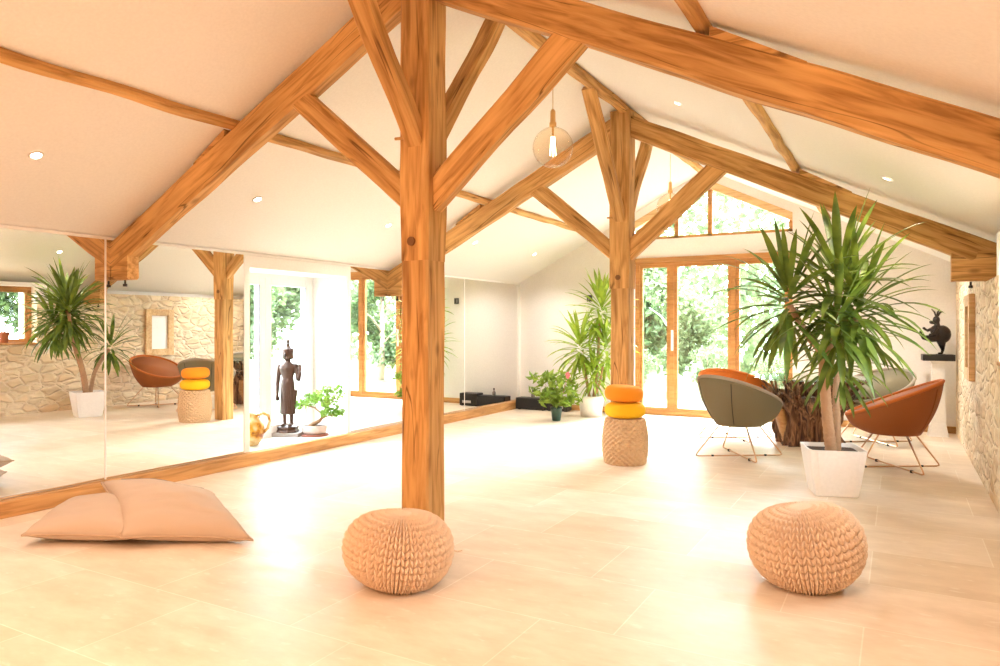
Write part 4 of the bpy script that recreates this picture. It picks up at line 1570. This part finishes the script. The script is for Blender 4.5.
bevel(MB().box((-0.17, -0.10, 0.008), (0.17, 0.10, 0.21)).build('body', M['black'], rd), 0.01)
for q_ in (-0.15, 0.12):
    MB().box((q_, -0.08, 0), (q_ + 0.03, 0.08, 0.008)).build('foot', M['rubber'], rd)
rr2 = MB().box((-0.05, -0.106, 0.05), (0.11, -0.10, 0.09))
rr2.build('controls', M['silver'], rd)
sw = thing('wall_switch', 'small black thermostat switch on the far wall above the dracaena', 'switch', (1.22, DY, 1.735))
bevel(MB().box((-0.045, -0.012, -0.05), (0.045, 0, 0.05)).build('plate', M['switch'], sw), 0.004)
MB().box((-0.028, -0.016, -0.03), (0.0, -0.012, 0.03)).build('rocker', M['stoneware'], sw)

# ------------------------------------------------------------------ pedestal and sculpture
pd = thing('sculpture_pedestal', 'slim white pedestal with a black slab top in the far right corner', 'pedestal', (5.78, 9.99, 0), R(4))
MB().loft([[(sx * w_, sy * w_, z) for sx, sy in ((-1, -1), (1, -1), (1, 1), (-1, 1))] for w_, z in ((0.11, 0), (0.10, 0.012), (0.075, 0.16), (0.065, 0.45), (0.065, 0.86), (0.09, 0.895))]).build('column', M['white'], pd)
bevel(MB().box((-0.165, -0.12, 0.895), (0.165, 0.12, 0.970)).build('slab', M['black'], pd), 0.004)
fg = thing('animal_sculpture', 'black bronze figure of a round bodied eared animal dancing on one leg', 'sculpture', (5.79, 9.97, 0.972), R(YAW))
b = MB()
rot = Matrix.Rotation(R(-20), 3, 'Y')
b.ball((0.035, 0, 0.235), (0.100, 0.085, 0.110), 24, 16)                # rump and belly
b.ball((-0.035, 0, 0.270), (0.062, 0.055, 0.075), 20, 12, rot)          # chest
b.tube([(-0.02, 0, 0.32), (-0.025, 0, 0.385)], [0.035, 0.028], 12)       # neck
b.ball((-0.03, 0, 0.405), (0.040, 0.036, 0.050), 20, 12)                # head
b.ball((-0.075, 0, 0.378), (0.036, 0.024, 0.022), 16, 10)               # muzzle
b.ball((-0.103, 0, 0.384), (0.012, 0.014, 0.011), 10, 6)                # nose
for sy, dx in ((-1, -0.035), (1, 0.030)):                               # ears
    b.tube([(-0.03 + dx * .4, sy * 0.018, 0.44), (-0.03 + dx, sy * 0.022, 0.50), (-0.035 + dx * 2.0, sy * 0.03, 0.535)], [0.012, 0.013, 0.008], 10, flat=0.6)
b.tube([(0.0, 0.02, 0.45), (0.035, 0.03, 0.50), (0.065, 0.03, 0.505)], [0.010, 0.012, 0.007], 10)
# standing leg
b.tube([(0.02, -0.01, 0.17), (0.03, -0.01, 0.11), (0.045, 0, 0.05), (0.035, 0, 0.012)], [0.058, 0.038, 0.018, 0.014], 12)
b.ball((0.018, 0, 0.012), (0.034, 0.018, 0.011), 14, 8)
# kicking leg
b.tube([(-0.01, 0.0, 0.20), (-0.10, -0.01, 0.185), (-0.19, -0.015, 0.20), (-0.215, -0.015, 0.235)], [0.056, 0.042, 0.028, 0.020], 12)
b.ball((-0.225, -0.015, 0.25), (0.018, 0.020, 0.034), 12, 8)
# arms held out
b.tube([(-0.05, -0.045, 0.31), (-0.10, -0.075, 0.255), (-0.135, -0.075, 0.235)], [0.022, 0.018, 0.014], 10)
b.ball((-0.148, -0.076, 0.232), 0.018, 10, 6)
b.tube([(-0.04, 0.045, 0.31), (-0.09, 0.075, 0.28), (-0.12, 0.08, 0.30)], [0.022, 0.018, 0.014], 10)
b.ball((-0.13, 0.081, 0.308), 0.017, 10, 6)
b.tube([(0.12, 0, 0.22), (0.145, 0, 0.235)], [0.014, 0.008], 8)
bo = b.build('body', M['black_bronze'], fg, smooth=True)
rm = bo.modifiers.new('remesh', 'REMESH')
rm.mode = 'VOXEL'
rm.voxel_size = 0.004
rm.use_smooth_shade = True
MB().lathe([(0.05, 0.0), (0.05, 0.006)], 24, (0.02, 0, -0.002)).build('disc', M['black_bronze'], fg)

# things on the window sill of the stone wall (seen in the mirror)
for y, s, lab in ((5.60, 1.0, 'terracotta pot on the sill of the stone wall window'), (5.36, 0.62, 'small low terracotta bowl on the sill beside the pot')):
    t = thing('terracotta_pot', lab, 'pot', (WX + 0.06, y, VZ0 + 0.031), 0, 'terracotta pots on the sill')
    MB().lathe([(0.045 * s, 0), (0.065 * s, 0.13 * s), (0.075 * s, 0.135 * s), (0.075 * s, 0.165 * s), (0.065 * s, 0.165 * s), (0.055 * s, 0.13 * s)], 28).build('body', M['terracotta'], t, smooth=True)
    MB().tube([(0.0, 0, 0.14 * s), (0.0, 0.01, 0.25 * s), (0.0, -0.03 * s, 0.30 * s), (0.0, 0.06 * s, 0.30 * s)], 0.005, 6).build('sprig', M['bonsai_bark'], t)

# ------------------------------------------------------------------ garden
lw = MB().box((-30, DY + 3.2, -0.25), (36, 40, -0.12)).box((-30, -12, -0.25), (-3.0, DY + 3.2, -0.12)).box((WX + 2, -12, -0.25), (36, DY + 3.2, -0.12))
g_ = lw.build('garden_lawn', M['grass'])
g_['kind'] = 'structure'
g_ = MB().box((-3.0, DY + 0.35, -0.25), (WX + 2, DY + 3.2, -0.1)).box((-3.0, -12, -0.25), (-0.6, DY + 0.35, -0.1)).box((WX + 0.6, -12, -0.25), (WX + 2, DY + 0.35, -0.1)).build('terrace', M['paver'])
g_['kind'] = 'structure'


def make_tree(seed, pale, birch):
    t = bpy.data.objects.new('garden_tree', None)
    COL.objects.link(t)
    rnd = random.Random(seed)
    tr = MB().tube([(0, 0, -0.15), (0.06, 0.0, 1.2), (0.0, 0.08, 2.6), (0.12, 0, 4.2)], [0.13, 0.10, 0.08, 0.03], 12)
    for k in range(7):
        a = k * 2.4
        z = 1.2 + k * 0.42
        tr.tube([(0.03, 0.03, z), (0.6 * math.cos(a), 0.6 * math.sin(a), z + 0.55), (1.15 * math.cos(a), 1.15 * math.sin(a), z + 0.8)], [0.045, 0.03, 0.012], 8)
    tr.build('trunk', M['birch_bark'] if birch else M['tree_bark'], t, smooth=True)
    f = MB()
    for k in range(30):
        a = k * 2.4
        z = 0.7 + 3.9 * ((k * 0.618) % 1.0)
        r_ = 1.3 * math.sin(PI * min(1, max(0.12, (z - 0.2) / 4.9))) * rnd.uniform(0.35, 1.0)
        leaf_cloud(f, (r_ * math.cos(a), r_ * math.sin(a), z), (0.6, 0.6, 0.45), 150, 0.19, rnd, 0.55)
    f.build('foliage', M['tree_leaf_pale'] if pale else M['tree_leaf'], t)
    return t


def make_bush(seed):
    t = bpy.data.objects.new('garden_shrub', None)
    COL.objects.link(t)
    rnd = random.Random(seed)
    s = MB()
    f = MB()
    for k in range(16):
        a = k * 2.4
        r_ = rnd.uniform(0.1, 0.65)
        z = rnd.uniform(0.35, 1.25)
        s.tube([(0, 0, -0.15), (r_ * .5 * math.cos(a), r_ * .5 * math.sin(a), z * .6), (r_ * math.cos(a), r_ * math.sin(a), z)], [0.02, 0.014, 0.006], 6)
        leaf_cloud(f, (r_ * math.cos(a), r_ * math.sin(a), z), (0.32, 0.32, 0.28), 100, 0.10, rnd, 0.5)
    s.build('stems', M['tree_bark'], t)
    f.build('foliage', M['tree_leaf_pale'], t)
    return t


proto = {0: make_tree(1, False, False), 1: make_tree(2, True, True)}
used = set()
for kd, x, y, s, rz, lab in (
        (0, -0.8, 19.0, 1.2, 0.3, 'green garden tree seen through the left pane of the patio doors'),
        (1, 1.15, 15.3, 0.70, 1.9, 'small pale barked garden tree nearest the patio doors'),
        (1, 3.9, 19.6, 1.2, 4.0, 'pale leafy garden tree behind the yucca, through the right pane of the doors'),
        (0, 6.6, 15.0, 0.7, 2.2, 'small green garden tree right of the patio doors, reflected in the mirror'),
        (0, -5.5, 18.6, 1.15, 1.2, 'green garden tree standing left of the patio doors'),
        (0, 8.7, 19.4, 1.2, 5.1, 'green garden tree reflected in the mirror beyond the niche'),
        (1, 13.5, 18.4, 1.15, 0.8, 'pale garden tree reflected in the mirror beside the near post'),
        (0, -6.4, 9.4, 1.0, 2.6, 'garden tree seen through the niche doors behind the statue'),
        (1, -5.6, 6.2, 0.85, 0.2, 'pale garden tree seen through the left leaf of the niche doors'),
        (1, -8.6, 12.9, 1.1, 3.3, 'pale garden tree seen through the right leaf of the niche doors'),
        (0, 10.2, 8.6, 0.95, 1.4, 'garden tree outside the stone wall window, seen in the mirror'),
        (1, 10.6, 5.2, 0.95, 4.4, 'pale garden tree outside the stone wall window, at the mirror edge')):
    if kd not in used:
        t = proto[kd]
        used.add(kd)
    else:
        t = copy_tree(proto[kd])
    t.location = (x, y, 0)
    t.scale = (s, s, s)
    t.rotation_euler = (0, 0, rz)
    tag(t, lab, 'tree', 'trees in the garden')
hd_m = MB()
rnd = random.Random(77)
for k in range(17000):
    p = Vector((rnd.uniform(-9, 17), 23.5 + rnd.gauss(0, 0.45), rnd.uniform(-0.1, 6.6)))
    a = Vector((rnd.gauss(0, 1), rnd.gauss(0, 0.5), rnd.gauss(0, 1))).normalized()
    b = a.cross(Vector((rnd.gauss(0, .3), 1, rnd.gauss(0, .3)))).normalized()
    s_ = rnd.uniform(0.2, 0.42)
    hd_m.add([p - a * s_ / 2, p - b * s_ * .3, p + a * s_ / 2, p + b * s_ * .3], [(0, 1, 2, 3)])
hd_o = hd_m.build('garden_hedge', M['tree_leaf_pale'])
tag(hd_o, 'tall leafy hedge closing the garden behind the trees', 'hedge')
b0 = make_bush(5)
for i, (x, y, s, rz, lab) in enumerate((
        (0.75, 13.8, 0.62, 0.2, 'low garden shrub outside the left pane of the patio doors'),
        (2.15, 14.2, 0.62, 2.0, 'low garden shrub outside the middle pane, right of the door handle'),
        (3.45, 13.8, 0.60, 4.1, 'low garden shrub outside the right pane, behind the root table'))):
    t = b0 if i == 0 else copy_tree(b0)
    t.location = (x, y, 0)
    t.scale = (s, s, s)
    t.rotation_euler = (0, 0, rz)
    tag(t, lab, 'shrub', 'shrubs in the garden')
